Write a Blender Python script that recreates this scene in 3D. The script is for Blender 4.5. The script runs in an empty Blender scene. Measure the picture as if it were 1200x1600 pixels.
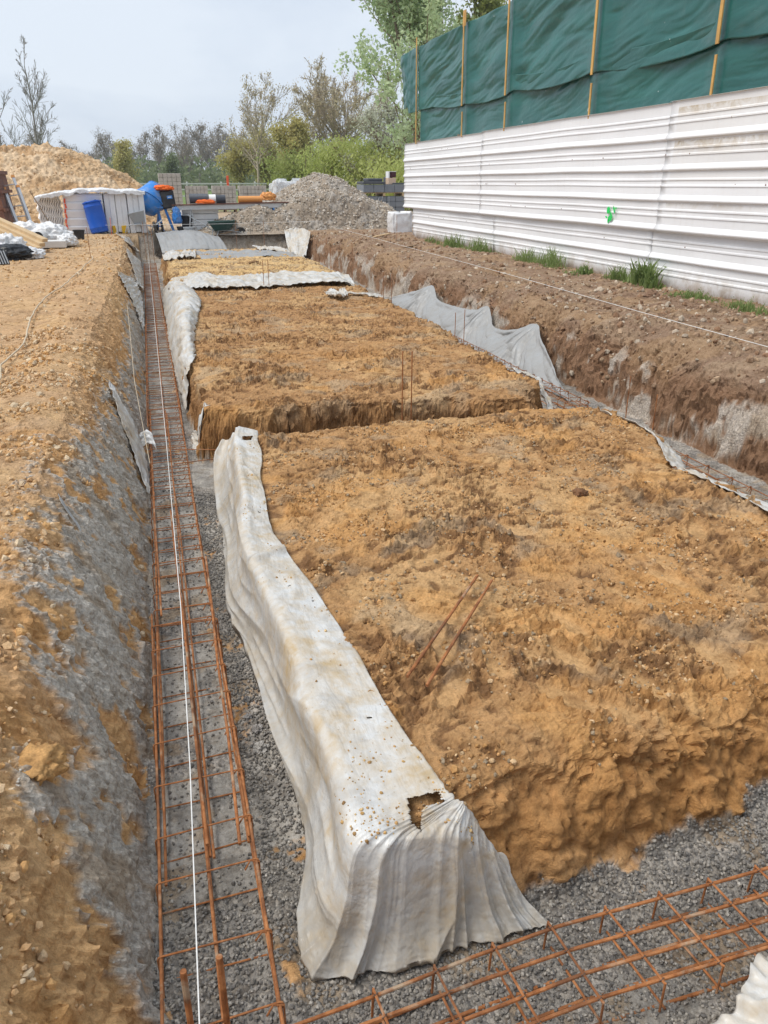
import bpy, math, random
import numpy as np
from mathutils import Vector, Matrix

S = bpy.context.scene
COL = S.collection
rad = math.radians

# ------------------------------------------------------------------ camera
CAM_H = 2.3
cd = bpy.data.cameras.new("camera")
cd.sensor_fit = 'VERTICAL'; cd.sensor_height = 36.0; cd.lens = 27.0
cd.clip_start = 0.05; cd.clip_end = 4000
cam = bpy.data.objects.new("camera", cd); COL.objects.link(cam)
cam.location = (0, 0, CAM_H)
cam.rotation_euler = (rad(90 - 23.2274), 0, rad(-16.1441))
S.camera = cam

# ------------------------------------------------------------------ world / sun / exposure
SUN_EL, SUN_AZ = rad(58), rad(-92)      # azimuth from +y towards +x
W = bpy.data.worlds.new("World"); S.world = W; W.use_nodes = True
nt = W.node_tree; nt.nodes.clear()
def N(t, typ, **kw):
    n = t.nodes.new(typ)
    for k, v in kw.items(): setattr(n, k, v)
    return n
sky = N(nt, 'ShaderNodeTexSky', sky_type='NISHITA', sun_disc=False)
sky.sun_elevation = SUN_EL; sky.sun_rotation = SUN_AZ
sky.air_density = 1.0; sky.dust_density = 1.5; sky.ozone_density = 1.5
tc = N(nt, 'ShaderNodeTexCoord')
mp = N(nt, 'ShaderNodeMapping'); mp.inputs['Scale'].default_value = (1.0, 1.0, 3.2)
n1 = N(nt, 'ShaderNodeTexNoise'); n1.inputs['Scale'].default_value = 1.7; n1.inputs['Detail'].default_value = 7; n1.inputs['Roughness'].default_value = .55; n1.inputs['Distortion'].default_value = .5
rmp = N(nt, 'ShaderNodeValToRGB'); rmp.color_ramp.elements[0].position = .36; rmp.color_ramp.elements[1].position = .62
rmp.color_ramp.elements[0].color = (4.0, 4.65, 5.7, 1); rmp.color_ramp.elements[1].color = (5.9, 6.4, 7.05, 1)
mx = N(nt, 'ShaderNodeMix', data_type='RGBA'); mx.inputs['Factor'].default_value = .9
bg = N(nt, 'ShaderNodeBackground'); bg.inputs['Strength'].default_value = .105
wo = N(nt, 'ShaderNodeOutputWorld')
L = nt.links.new
L(tc.outputs['Generated'], mp.inputs['Vector']); L(mp.outputs[0], n1.inputs['Vector']); L(n1.outputs['Fac'], rmp.inputs['Fac'])
L(sky.outputs[0], mx.inputs[6]); L(rmp.outputs[0], mx.inputs[7]); L(mx.outputs[2], bg.inputs['Color']); L(bg.outputs[0], wo.inputs['Surface'])

sd = bpy.data.lights.new("sun", 'SUN'); sd.energy = 2.25; sd.angle = rad(34); sd.color = (1, .96, .9)
so = bpy.data.objects.new("sun", sd); COL.objects.link(so)
sdir = Vector((math.sin(SUN_AZ) * math.cos(SUN_EL), math.cos(SUN_AZ) * math.cos(SUN_EL), math.sin(SUN_EL)))
so.rotation_euler = sdir.to_track_quat('Z', 'Y').to_euler(); so.location = sdir * 40
S.view_settings.view_transform = 'Standard'; S.view_settings.look = 'None'
S.view_settings.exposure = 0.45; S.view_settings.gamma = 1
try: S.view_settings.use_curve_mapping = False
except Exception: pass
S.cycles.max_bounces = 6; S.cycles.diffuse_bounces = 3; S.cycles.transparent_max_bounces = 6

# ------------------------------------------------------------------ numpy noise
def _hash(i, seed):
    i = (i.astype(np.int64) & 0xffffffff).astype(np.uint64)
    i = (i * np.uint64(0x9E3779B1) + np.uint64((seed * 0x85EBCA77 + 12345) & 0xffffffff)) & np.uint64(0xffffffff)
    i ^= i >> np.uint64(15); i = (i * np.uint64(0x2C1B3C6D)) & np.uint64(0xffffffff)
    i ^= i >> np.uint64(12); i = (i * np.uint64(0x297A2D39)) & np.uint64(0xffffffff)
    i ^= i >> np.uint64(15)
    return i
_G3 = np.array([[1,1,0],[-1,1,0],[1,-1,0],[-1,-1,0],[1,0,1],[-1,0,1],[1,0,-1],[-1,0,-1],[0,1,1],[0,-1,1],[0,1,-1],[0,-1,-1],[1,1,0],[-1,1,0],[0,-1,1],[0,-1,-1]], float)
def perlin3(x, y, z, seed=0):
    x, y, z = np.broadcast_arrays(np.asarray(x, float), np.asarray(y, float), np.asarray(z, float))
    xi, yi, zi = np.floor(x).astype(np.int64), np.floor(y).astype(np.int64), np.floor(z).astype(np.int64)
    fx, fy, fz = x - xi, y - yi, z - zi
    u, v, w = [t * t * t * (t * (t * 6 - 15) + 10) for t in (fx, fy, fz)]
    res = 0
    for dz in (0, 1):
        wz = w if dz else 1 - w
        for dy in (0, 1):
            wy = v if dy else 1 - v
            for dx in (0, 1):
                wx = u if dx else 1 - u
                h = _hash((xi + dx) * 73856093 ^ (yi + dy) * 19349663 ^ (zi + dz) * 83492791, seed) & np.uint64(15)
                g = _G3[h.astype(np.int64)]
                res = res + wx * wy * wz * (g[..., 0] * (fx - dx) + g[..., 1] * (fy - dy) + g[..., 2] * (fz - dz))
    return res
def fbm(x, y, z=0, o=4, seed=0, gain=.5):
    a, r, f = 1., 0., 1.
    for k in range(o):
        r = r + a * perlin3(np.asarray(x) * f, np.asarray(y) * f, np.asarray(z) * f + 7.3 * k, seed + k); a *= gain; f *= 2.03
    return r
def billow(x, y, z=0, o=3, seed=0, gain=.5):
    a, r, f = 1., 0., 1.
    for k in range(o):
        r = r + a * (np.abs(perlin3(np.asarray(x) * f, np.asarray(y) * f, np.asarray(z) * f + 3.1 * k, seed + k)) * 2 - .5); a *= gain; f *= 2.1
    return r
def ridged_(x, y, z, seed): return .6 - np.abs(perlin3(x, y, z, seed)) * 2 - .6 * np.abs(perlin3(x * 2.3, y * 2.3, z * 2.3, seed + 1))
def sstep(a, b, x):
    t = np.clip((x - a) / (b - a), 0, 1); return t * t * (3 - 2 * t)

# ------------------------------------------------------------------ object helpers
def tag(o, label=None, cat=None, group=None, kind=None):
    if label: o['label'] = label
    if cat: o['category'] = cat
    if group: o['group'] = group
    if kind: o['kind'] = kind
    return o
def empty(name, loc=(0, 0, 0), rz=0, label=None, cat=None, group=None):
    o = bpy.data.objects.new(name, None); COL.objects.link(o); o.empty_display_size = .2
    o.location = loc; o.rotation_euler = (0, 0, rz)
    return tag(o, label, cat, group)
def link(name, me, mat=None, parent=None):
    if mat is not None and not me.materials: me.materials.append(mat)
    o = bpy.data.objects.new(name, me); COL.objects.link(o)
    if parent is not None: o.parent = parent
    return o
def copy_tree(o, parent=None):
    c = o.copy(); COL.objects.link(c)
    if parent is not None: c.parent = parent
    for ch in [k for k in S.objects if k.parent == o]: copy_tree(ch, c)
    return c
def np_mesh(name, V, F, smooth=False, col=None, attrs=None):
    """V (n,3); F (m,k) one face size"""
    me = bpy.data.meshes.new(name)
    V = np.ascontiguousarray(V, np.float32); F = np.ascontiguousarray(F, np.int32)
    m, k = F.shape
    me.vertices.add(len(V)); me.vertices.foreach_set('co', V.ravel())
    me.loops.add(m * k); me.loops.foreach_set('vertex_index', F.ravel())
    me.polygons.add(m); me.polygons.foreach_set('loop_start', np.arange(0, m * k, k, dtype=np.int32))
    me.polygons.foreach_set('loop_total', np.full(m, k, np.int32))
    me.polygons.foreach_set('use_smooth', np.full(m, smooth, bool))
    if col is not None:
        a = me.color_attributes.new('col', 'FLOAT_COLOR', 'POINT')
        c = np.ones((len(V), 4), np.float32); c[:, :3] = col; a.data.foreach_set('color', c.ravel())
    for nme, arr in (attrs or {}).items():
        a = me.attributes.new(nme, 'FLOAT', 'POINT'); a.data.foreach_set('value', np.ascontiguousarray(arr, np.float32))
    me.update(calc_edges=True)
    return me
class MB:
    def __init__(s): s.v = []; s.f = []
    def add(s, V, F):
        b = len(s.v); s.v += [tuple(map(float, p)) for p in V]; s.f += [tuple(int(i) + b for i in f) for f in F]; return s
    def box(s, c, d, rz=0, R=None, bev=0.0):
        hx, hy, hz = d[0] / 2, d[1] / 2, d[2] / 2
        if bev > 0:
            b = min(bev, hx * .9, hy * .9, hz * .9)
            V = []
            for sx in (-1, 1):
                for sy in (-1, 1):
                    for sz in (-1, 1):
                        V += [(sx * (hx - b), sy * (hy - b), sz * hz), (sx * (hx - b), sy * hy, sz * (hz - b)), (sx * hx, sy * (hy - b), sz * (hz - b))]
            def i(sx, sy, sz, k): return ((sx > 0) * 4 + (sy > 0) * 2 + (sz > 0)) * 3 + k
            F = []
            for q in (-1, 1):
                f = [i(-1, -1, q, 0), i(1, -1, q, 0), i(1, 1, q, 0), i(-1, 1, q, 0)]; F.append(f if q > 0 else f[::-1])
                f = [i(-1, q, -1, 1), i(1, q, -1, 1), i(1, q, 1, 1), i(-1, q, 1, 1)]; F.append(f if q < 0 else f[::-1])
                f = [i(q, -1, -1, 2), i(q, 1, -1, 2), i(q, 1, 1, 2), i(q, -1, 1, 2)]; F.append(f if q > 0 else f[::-1])
            for a in (-1, 1):
                for c2 in (-1, 1):
                    F.append([i(-1, a, c2, 0), i(1, a, c2, 0), i(1, a, c2, 1), i(-1, a, c2, 1)])
                    F.append([i(a, -1, c2, 0), i(a, 1, c2, 0), i(a, 1, c2, 2), i(a, -1, c2, 2)])
                    F.append([i(a, c2, -1, 1), i(a, c2, 1, 1), i(a, c2, 1, 2), i(a, c2, -1, 2)])
            for sx in (-1, 1):
                for sy in (-1, 1):
                    for sz in (-1, 1): F.append([i(sx, sy, sz, 0), i(sx, sy, sz, 1), i(sx, sy, sz, 2)])
        else:
            V = [(x, y, z) for z in (-hz, hz) for y in (-hy, hy) for x in (-hx, hx)]
            F = [(0, 2, 3, 1), (4, 5, 7, 6), (0, 1, 5, 4), (2, 6, 7, 3), (0, 4, 6, 2), (1, 3, 7, 5)]
        M = R if R is not None else Matrix.Rotation(rz, 3, 'Z')
        return s.add([M @ Vector(p) + Vector(c) for p in V], F)
    def beam(s, p0, p1, w, h, roll=0, bev=.0):
        p0, p1 = Vector(p0), Vector(p1); d = p1 - p0
        R = d.to_track_quat('X', 'Z').to_matrix() @ Matrix.Rotation(roll, 3, 'X')
        return s.box((p0 + p1) / 2, (d.length, w, h), R=R, bev=bev)
    def tube(s, pts, r, n=8, cap=True):
        pts = [Vector(p) for p in pts]; m = len(pts)
        rs = r if isinstance(r, (list, tuple)) else [r] * m
        V = []; up = None
        for i, p in enumerate(pts):
            t = (pts[min(i + 1, m - 1)] - pts[max(i - 1, 0)]).normalized()
            if up is None: up = t.orthogonal().normalized()
            else: up = (up - t * up.dot(t)); up = up.normalized() if up.length > 1e-6 else t.orthogonal().normalized()
            q = t.cross(up)
            for k in range(n):
                a = 2 * math.pi * k / n; V.append(p + (up * math.cos(a) + q * math.sin(a)) * rs[i])
        F = [(i * n + k, i * n + (k + 1) % n, (i + 1) * n + (k + 1) % n, (i + 1) * n + k) for i in range(m - 1) for k in range(n)]
        if cap: F += [tuple(range(n))[::-1], tuple((m - 1) * n + k for k in range(n))]
        return s.add(V, F)
    def lathe(s, prof, c=(0, 0, 0), n=24, R=None, cap0=True, cap1=True):
        V = []; M = R or Matrix.Identity(3)
        for r, z in prof:
            for k in range(n):
                a = 2 * math.pi * k / n; V.append(M @ Vector((r * math.cos(a), r * math.sin(a), z)) + Vector(c))
        m = len(prof)
        F = [(i * n + k, i * n + (k + 1) % n, (i + 1) * n + (k + 1) % n, (i + 1) * n + k) for i in range(m - 1) for k in range(n)]
        if cap0: F.append(tuple(range(n))[::-1])
        if cap1: F.append(tuple((m - 1) * n + k for k in range(n)))
        return s.add(V, F)
    def build(s, name, mat, parent=None, smooth=False, ang=40):
        me = bpy.data.meshes.new(name); me.from_pydata(s.v, [], s.f); me.update()
        if smooth:
            me.polygons.foreach_set('use_smooth', [True] * len(me.polygons))
            try: me.set_sharp_from_angle(angle=rad(ang))
            except Exception: pass
        return link(name, me, mat, parent)

# ------------------------------------------------------------------ materials
def mat_new(name):
    m = bpy.data.materials.new(name); m.use_nodes = True
    return m, m.node_tree, m.node_tree.nodes['Principled BSDF']
def set_spec(b, v):
    b.inputs['Specular IOR Level'].default_value = v
def ramp(t, fac, stops):
    r = N(t, 'ShaderNodeValToRGB'); e = r.color_ramp.elements
    while len(e) < len(stops): e.new(.5)
    for q, (p, c) in zip(e, stops): q.position = p; q.color = (*c, 1) if len(c) == 3 else c
    t.links.new(fac, r.inputs['Fac']); return r.outputs['Color']
def noise(t, scale, detail=4, rough=.55, vec=None, dist=0, out='Fac'):
    n = N(t, 'ShaderNodeTexNoise'); n.inputs['Scale'].default_value = scale; n.inputs['Detail'].default_value = detail
    n.inputs['Roughness'].default_value = rough; n.inputs['Distortion'].default_value = dist
    if vec is not None: t.links.new(vec, n.inputs['Vector'])
    return n.outputs[out]
def coords(t, scale=(1, 1, 1), kind='Object', rot=(0, 0, 0)):
    c = N(t, 'ShaderNodeTexCoord'); m = N(t, 'ShaderNodeMapping'); m.inputs['Scale'].default_value = scale; m.inputs['Rotation'].default_value = rot
    t.links.new(c.outputs[kind], m.inputs['Vector']); return m.outputs[0]
def mixc(t, fac, a, b, blend='MIX'):
    m = N(t, 'ShaderNodeMix', data_type='RGBA', blend_type=blend)
    for val, idx in ((fac, 0), (a, 6), (b, 7)):
        if isinstance(val, (int, float)): m.inputs[idx].default_value = val
        elif isinstance(val, tuple): m.inputs[idx].default_value = (*val, 1)
        else: t.links.new(val, m.inputs[idx])
    return m.outputs[2]
def math_(t, op, a, b=None, c=None):
    m = N(t, 'ShaderNodeMath', operation=op)
    for i, v in enumerate((a, b, c)):
        if v is None: continue
        if isinstance(v, (int, float)): m.inputs[i].default_value = v
        else: t.links.new(v, m.inputs[i])
    return m.outputs[0]
def bump(t, b, h, strength=.5, dist=.01, prev=None):
    n = N(t, 'ShaderNodeBump'); n.inputs['Strength'].default_value = strength; n.inputs['Distance'].default_value = dist
    t.links.new(h, n.inputs['Height'])
    if prev is not None: t.links.new(prev, n.inputs['Normal'])
    if b is not None: t.links.new(n.outputs[0], b.inputs['Normal'])
    return n.outputs[0]
def simple(name, col, rough=.6, var=.25, scale=8, metal=0., spec=.4, dirt=None, dirt_amt=.4, dirt_scale=3, bmp=0., bscale=30, bdist=.005):
    m, t, b = mat_new(name)
    v = coords(t)
    n = noise(t, scale, 5, .6, v)
    c = mixc(t, n, tuple(x * (1 - var) for x in col), tuple(min(1, x * (1 + var)) for x in col))
    if dirt:
        d = noise(t, dirt_scale, 6, .62, v, .4)
        f = math_(t, 'MULTIPLY', ramp(t, d, [(.45, (0, 0, 0)), (.7, (1, 1, 1))]), dirt_amt)
        c = mixc(t, f, c, dirt)
    t.links.new(c, b.inputs['Base Color'])
    b.inputs['Roughness'].default_value = rough; b.inputs['Metallic'].default_value = metal; set_spec(b, spec)
    if bmp: bump(t, b, noise(t, bscale, 5, .6, v), bmp, bdist)
    return m

def soil_material():
    m, t, b = mat_new('soil')
    at = N(t, 'ShaderNodeAttribute'); at.attribute_name = 'col'
    gr = N(t, 'ShaderNodeAttribute'); gr.attribute_name = 'gravel'
    g = N(t, 'ShaderNodeNewGeometry'); P = g.outputs['Position']
    nf = noise(t, 55, 6, .65, P); nm = noise(t, 9, 5, .6, P, .3); ng = noise(t, 260, 3, .6, P)
    c = mixc(t, 1.0, at.outputs['Color'], ramp(t, nf, [(.28, (.70, .66, .62)), (.5, (1, 1, 1)), (.72, (1.2, 1.2, 1.22))]), 'MULTIPLY')
    c = mixc(t, 1.0, c, ramp(t, nm, [(.32, (.70, .65, .60)), (.5, (1.0, 1.0, 1.0)), (.72, (1.15, 1.15, 1.17))]), 'MULTIPLY')
    c = mixc(t, 1.0, c, ramp(t, ng, [(.3, (.85, .84, .83)), (.7, (1.13, 1.13, 1.13))]), 'MULTIPLY')
    # aggregate in the concrete
    vo = N(t, 'ShaderNodeTexVoronoi'); vo.inputs['Scale'].default_value = 72; t.links.new(P, vo.inputs['Vector'])
    sp = N(t, 'ShaderNodeSeparateColor'); t.links.new(vo.outputs['Color'], sp.inputs[0])
    cg = mixc(t, 1.0, c, ramp(t, sp.outputs[0], [(0, (.6, .6, .62)), (1, (1.45, 1.42, 1.38))]), 'MULTIPLY')
    c = mixc(t, gr.outputs['Fac'], c, cg)
    t.links.new(c, b.inputs['Base Color'])
    r = N(t, 'ShaderNodeMapRange'); t.links.new(gr.outputs['Fac'], r.inputs[0]); r.inputs[3].default_value = .95; r.inputs[4].default_value = .5
    t.links.new(r.outputs[0], b.inputs['Roughness']); set_spec(b, .3)
    nr = noise(t, 24, 9, .72, P, .7)
    vc = N(t, 'ShaderNodeTexVoronoi', feature='DISTANCE_TO_EDGE'); vc.inputs['Scale'].default_value = 20
    wv = N(t, 'ShaderNodeVectorMath', operation='ADD'); sc_n = N(t, 'ShaderNodeVectorMath', operation='SCALE'); sc_n.inputs['Scale'].default_value = .05
    nw = N(t, 'ShaderNodeTexNoise'); nw.inputs['Scale'].default_value = 18; nw.inputs['Detail'].default_value = 4; t.links.new(P, nw.inputs['Vector'])
    t.links.new(nw.outputs['Color'], sc_n.inputs[0]); t.links.new(P, wv.inputs[0]); t.links.new(sc_n.outputs[0], wv.inputs[1]); t.links.new(wv.outputs[0], vc.inputs['Vector'])
    crack = ramp(t, vc.outputs['Distance'], [(.0, (0, 0, 0)), (.10, (1, 1, 1))])
    dry = math_(t, 'SUBTRACT', 1.0, gr.outputs['Fac'])
    nrd = math_(t, 'MULTIPLY', math_(t, 'ADD', math_(t, 'MULTIPLY', nr, 1.7), math_(t, 'MULTIPLY', crack, math_(t, 'MULTIPLY', nm, .25))), math_(t, 'MULTIPLY_ADD', dry, .8, .2))
    hsum = math_(t, 'ADD', nrd, math_(t, 'ADD', math_(t, 'MULTIPLY', nf, .35), math_(t, 'MULTIPLY', ng, .2)))
    vh = math_(t, 'MULTIPLY', math_(t, 'SUBTRACT', .6, vo.outputs['Distance']), gr.outputs['Fac'])
    b1 = bump(t, None, hsum, .8, .013)
    bump(t, b, vh, .7, .012, b1)
    return m
M = {}
M['soil'] = soil_material()
def stone_material():
    m, t, b = mat_new('stone')
    at = N(t, 'ShaderNodeAttribute'); at.attribute_name = 'col'
    g = N(t, 'ShaderNodeNewGeometry'); n = noise(t, 120, 5, .6, g.outputs['Position'])
    c = mixc(t, 1.0, at.outputs['Color'], ramp(t, n, [(.3, (.7, .69, .67)), (.7, (1.25, 1.25, 1.26))]), 'MULTIPLY')
    t.links.new(c, b.inputs['Base Color']); b.inputs['Roughness'].default_value = .8; set_spec(b, .3)
    bump(t, b, n, .5, .004)
    return m
M['stone'] = stone_material()
def wet_stone_material():
    m, t, b = mat_new('wet_stone')
    at = N(t, 'ShaderNodeAttribute'); at.attribute_name = 'col'
    g = N(t, 'ShaderNodeNewGeometry'); n = noise(t, 150, 4, .6, g.outputs['Position'])
    c = mixc(t, 1.0, at.outputs['Color'], ramp(t, n, [(.3, (.75, .74, .73)), (.7, (1.2, 1.2, 1.2))]), 'MULTIPLY')
    t.links.new(c, b.inputs['Base Color']); b.inputs['Roughness'].default_value = .42; set_spec(b, .45)
    bump(t, b, n, .4, .003)
    return m
M['wet_stone'] = wet_stone_material()

def plastic_material(name, col, stain=(.56, .40, .19), amt=.75, trans=.25, grey=(.36, .35, .33), low=0):
    m, t, b = mat_new(name)
    g = N(t, 'ShaderNodeNewGeometry'); P = g.outputs['Position']
    d1 = noise(t, 3.2, 7, .66, P, .5); d2 = noise(t, 17, 6, .65, P, .4); d3 = noise(t, 60, 4, .6, P)
    s = ramp(t, math_(t, 'ADD', math_(t, 'MULTIPLY', d1, .62), math_(t, 'MULTIPLY', d2, .38)), [(.43, (0, 0, 0)), (.53, (.45, .45, .45)), (.64, (1, 1, 1))])
    c = mixc(t, math_(t, 'MULTIPLY', s, amt), col, stain)
    e = ramp(t, noise(t, 5.5, 6, .65, P, .6), [(.5, (0, 0, 0)), (.68, (1, 1, 1))])
    c = mixc(t, math_(t, 'MULTIPLY', e, .4), c, grey)
    sp = ramp(t, d3, [(.66, (0, 0, 0)), (.74, (1, 1, 1))])
    c = mixc(t, math_(t, 'MULTIPLY', sp, .55), c, (.3, .22, .13))
    if low:      # mud on the low hanging part, with the shade of its front painted in
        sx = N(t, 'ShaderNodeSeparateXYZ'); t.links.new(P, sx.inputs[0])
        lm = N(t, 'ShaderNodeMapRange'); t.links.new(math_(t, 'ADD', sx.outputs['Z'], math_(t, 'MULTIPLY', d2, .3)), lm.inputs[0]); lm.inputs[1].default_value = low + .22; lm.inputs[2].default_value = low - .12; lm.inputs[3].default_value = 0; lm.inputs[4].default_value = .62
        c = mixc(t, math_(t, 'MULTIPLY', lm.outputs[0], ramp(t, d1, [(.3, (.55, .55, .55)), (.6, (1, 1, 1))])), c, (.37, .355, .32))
    t.links.new(c, b.inputs['Base Color'])
    rr = N(t, 'ShaderNodeMapRange'); t.links.new(d2, rr.inputs[0]); rr.inputs[1].default_value = .3; rr.inputs[2].default_value = .7; rr.inputs[3].default_value = .22; rr.inputs[4].default_value = .5
    t.links.new(rr.outputs[0], b.inputs['Roughness']); set_spec(b, .45)
    def crease(sc, rot, w_):
        mpc = N(t, 'ShaderNodeMapping'); mpc.inputs['Scale'].default_value = (1.6, .5, 1.0); mpc.inputs['Rotation'].default_value = (0, 0, rot); t.links.new(P, mpc.inputs['Vector'])
        return math_(t, 'MULTIPLY', math_(t, 'MINIMUM', math_(t, 'ABSOLUTE', math_(t, 'SUBTRACT', noise(t, sc, 3, .5, mpc.outputs[0], .7), .5)), .12), w_)
    hsum = math_(t, 'ADD', math_(t, 'ADD', crease(5, .35, 3.0), crease(12, -.3, 2.0)), crease(27, .9, 1.0))
    bump(t, b, hsum, .26, .016)
    if trans:
        tr = N(t, 'ShaderNodeBsdfTranslucent'); t.links.new(c, tr.inputs['Color'])
        ms = N(t, 'ShaderNodeMixShader'); ms.inputs[0].default_value = trans
        out = t.nodes['Material Output']
        t.links.new(b.outputs[0], ms.inputs[1]); t.links.new(tr.outputs[0], ms.inputs[2]); t.links.new(ms.outputs[0], out.inputs['Surface'])
    return m
M['sheet'] = plastic_material('polythene', (.74, .74, .72))
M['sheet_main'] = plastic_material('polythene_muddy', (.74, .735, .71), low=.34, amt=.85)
M['sheet_grey'] = plastic_material('polythene_grey', (.44, .445, .44), stain=(.30, .24, .17), amt=.35)
M['sheet_clean'] = plastic_material('polythene_clean', (.78, .79, .79), amt=.18, trans=.2)

def rust_material():
    m, t, b = mat_new('rebar_rust'); v = coords(t, kind='Object')
    c = ramp(t, noise(t, 22, 6, .65, v), [(.3, (.15, .055, .02)), (.5, (.34, .13, .045)), (.68, (.47, .21, .085))])
    c = mixc(t, ramp(t, noise(t, 4, 5, .65, v), [(.46, (0, 0, 0)), (.66, (.75, .75, .75))]), c, (.13, .06, .032))
    c = mixc(t, ramp(t, noise(t, 7, 5, .65, v, .4), [(.55, (0, 0, 0)), (.68, (.85, .85, .85))]), c, (.40, .31, .215))
    t.links.new(c, b.inputs['Base Color']); b.inputs['Roughness'].default_value = .85; set_spec(b, .3)
    wv = N(t, 'ShaderNodeTexNoise'); wv.inputs['Scale'].default_value = 160; t.links.new(v, wv.inputs['Vector'])
    bump(t, b, wv.outputs['Fac'], .6, .003)
    return m
M['rust'] = rust_material()
M['dark_wire'] = simple('dark_tie_wire', (.10, .075, .06), .6, .3, 40)
M['twine'] = simple('white_twine', (.78, .78, .76), .7, .1, 90)
M['rope'] = simple('tan_rope', (.55, .45, .32), .8, .2, 60)
def fence_material():
    m, t, b = mat_new('white_sheet_metal')
    g = N(t, 'ShaderNodeNewGeometry'); P = g.outputs['Position']
    sx = N(t, 'ShaderNodeSeparateXYZ'); t.links.new(P, sx.inputs[0])
    mpn = N(t, 'ShaderNodeMapping'); mpn.inputs['Scale'].default_value = (1, .35, 2.2); t.links.new(P, mpn.inputs['Vector'])
    n = noise(t, 1.3, 6, .6, mpn.outputs[0]); c = ramp(t, n, [(.3, (.77, .77, .775)), (.6, (.82, .82, .825)), (.8, (.85, .85, .855))])
    # faint chalky streaks running down
    mp2 = N(t, 'ShaderNodeMapping'); mp2.inputs['Scale'].default_value = (1, 7, .6); t.links.new(P, mp2.inputs['Vector'])
    st = noise(t, 1.6, 6, .65, mp2.outputs[0]); c = mixc(t, math_(t, 'MULTIPLY', ramp(t, st, [(.5, (0, 0, 0)), (.75, (1, 1, 1))]), .12), c, (.50, .46, .40))
    # ochre dirt held under the top ribs of the nearest panel
    y, z = sx.outputs['Y'], sx.outputs['Z']
    near = math_(t, 'MULTIPLY', math_(t, 'LESS_THAN', y, 10.86), math_(t, 'SUBTRACT', 1.0, math_(t, 'MINIMUM', 1.0, math_(t, 'MAXIMUM', 0.0, math_(t, 'MULTIPLY', math_(t, 'SUBTRACT', 9.6, y), .5)))))
    def band(z0, w):
        d = math_(t, 'DIVIDE', math_(t, 'SUBTRACT', z0, z), w)
        up = math_(t, 'GREATER_THAN', d, 0.0)
        return math_(t, 'MULTIPLY', up, math_(t, 'MAXIMUM', 0.0, math_(t, 'SUBTRACT', 1.0, d)))
    bands = math_(t, 'MAXIMUM', math_(t, 'MAXIMUM', band(3.30, .14), band(2.86, .2)), math_(t, 'MULTIPLY', band(2.02, .09), .5))
    brk = ramp(t, noise(t, 3.6, 7, .7, P, .8), [(.38, (.05, .05, .05)), (.62, (1, 1, 1))])
    c = mixc(t, math_(t, 'MULTIPLY', math_(t, 'MULTIPLY', bands, near), math_(t, 'MULTIPLY', brk, 1.0)), c, (.42, .31, .16))
    c = mixc(t, math_(t, 'MULTIPLY', near, math_(t, 'MULTIPLY', math_(t, 'GREATER_THAN', z, 2.3), .13)), c, (.60, .53, .40))
    # mud splashed on the foot of the fence
    mud = math_(t, 'MULTIPLY', math_(t, 'MAXIMUM', 0.0, math_(t, 'MULTIPLY', math_(t, 'SUBTRACT', 1.12, z), 2.6)), ramp(t, noise(t, 4, 6, .7, P), [(.42, (0, 0, 0)), (.62, (1, 1, 1))]))
    c = mixc(t, math_(t, 'MINIMUM', .7, mud), c, (.40, .31, .21))
    t.links.new(c, b.inputs['Base Color']); b.inputs['Roughness'].default_value = .42; set_spec(b, .4)
    bump(t, b, noise(t, 3, 3, .5, mpn.outputs[0]), .12, .02)
    return m
M['fence'] = fence_material()
M['green_paint'] = simple('green_spray_paint', (.02, .62, .12), .5, .15, 20)
def tarp_material():
    m, t, b = mat_new('green_tarpaulin')
    g = N(t, 'ShaderNodeNewGeometry'); P = g.outputs['Position']
    mpn = N(t, 'ShaderNodeMapping'); mpn.inputs['Scale'].default_value = (1, .5, 2.0); t.links.new(P, mpn.inputs['Vector'])
    n = noise(t, 1.2, 5, .6, mpn.outputs[0]); c = ramp(t, n, [(.3, (.012, .086, .076)), (.55, (.017, .112, .098)), (.75, (.026, .148, .128))])
    c = mixc(t, math_(t, 'MULTIPLY', ramp(t, noise(t, 2.1, 6, .7, P, .4), [(.52, (0, 0, 0)), (.75, (1, 1, 1))]), .18), c, (.16, .19, .17))
    sp = ramp(t, noise(t, 9, 2, .5, P), [(.77, (0, 0, 0)), (.8, (1, 1, 1))]); c = mixc(t, sp, c, (.5, .55, .55))
    t.links.new(c, b.inputs['Base Color']); b.inputs['Roughness'].default_value = .33; set_spec(b, .6)
    mp2 = N(t, 'ShaderNodeMapping'); mp2.inputs['Scale'].default_value = (1, 2.2, 4.5); mp2.inputs['Rotation'].default_value = (.10, 0, 0); t.links.new(P, mp2.inputs['Vector'])
    b1 = bump(t, None, noise(t, 1.4, 3, .5, mp2.outputs[0], .5), .25, .04)
    bump(t, b, noise(t, 7, 3, .5, mp2.outputs[0], .4), .12, .012, b1)
    return m
M['tarp'] = tarp_material()
M['batten'] = simple('pine_batten', (.62, .36, .11), .7, .25, 14, dirt=(.3, .17, .07), dirt_amt=.5)
M['plank'] = simple('pale_planed_timber', (.58, .42, .24), .7, .2, 10, dirt=(.38, .26, .14), dirt_amt=.4)
M['old_wood'] = simple('weathered_board', (.30, .20, .12), .8, .3, 12)
M['poly'] = simple('white_polystyrene', (.90, .90, .90), .7, .06, 6, dirt=(.55, .5, .42), dirt_amt=.15, bmp=.15, bscale=40)
M['wrap'] = plastic_material('white_plastic_wrap', (.86, .86, .86), amt=.12, trans=.15)
M['blue_plastic'] = simple('blue_barrel_plastic', (.008, .10, .52), .38, .12, 4, dirt=(.2, .25, .4), dirt_amt=.15)
M['blue_paint'] = simple('blue_machine_paint', (.03, .22, .62), .4, .15, 7, dirt=(.35, .36, .37), dirt_amt=.55, dirt_scale=6)
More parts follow.
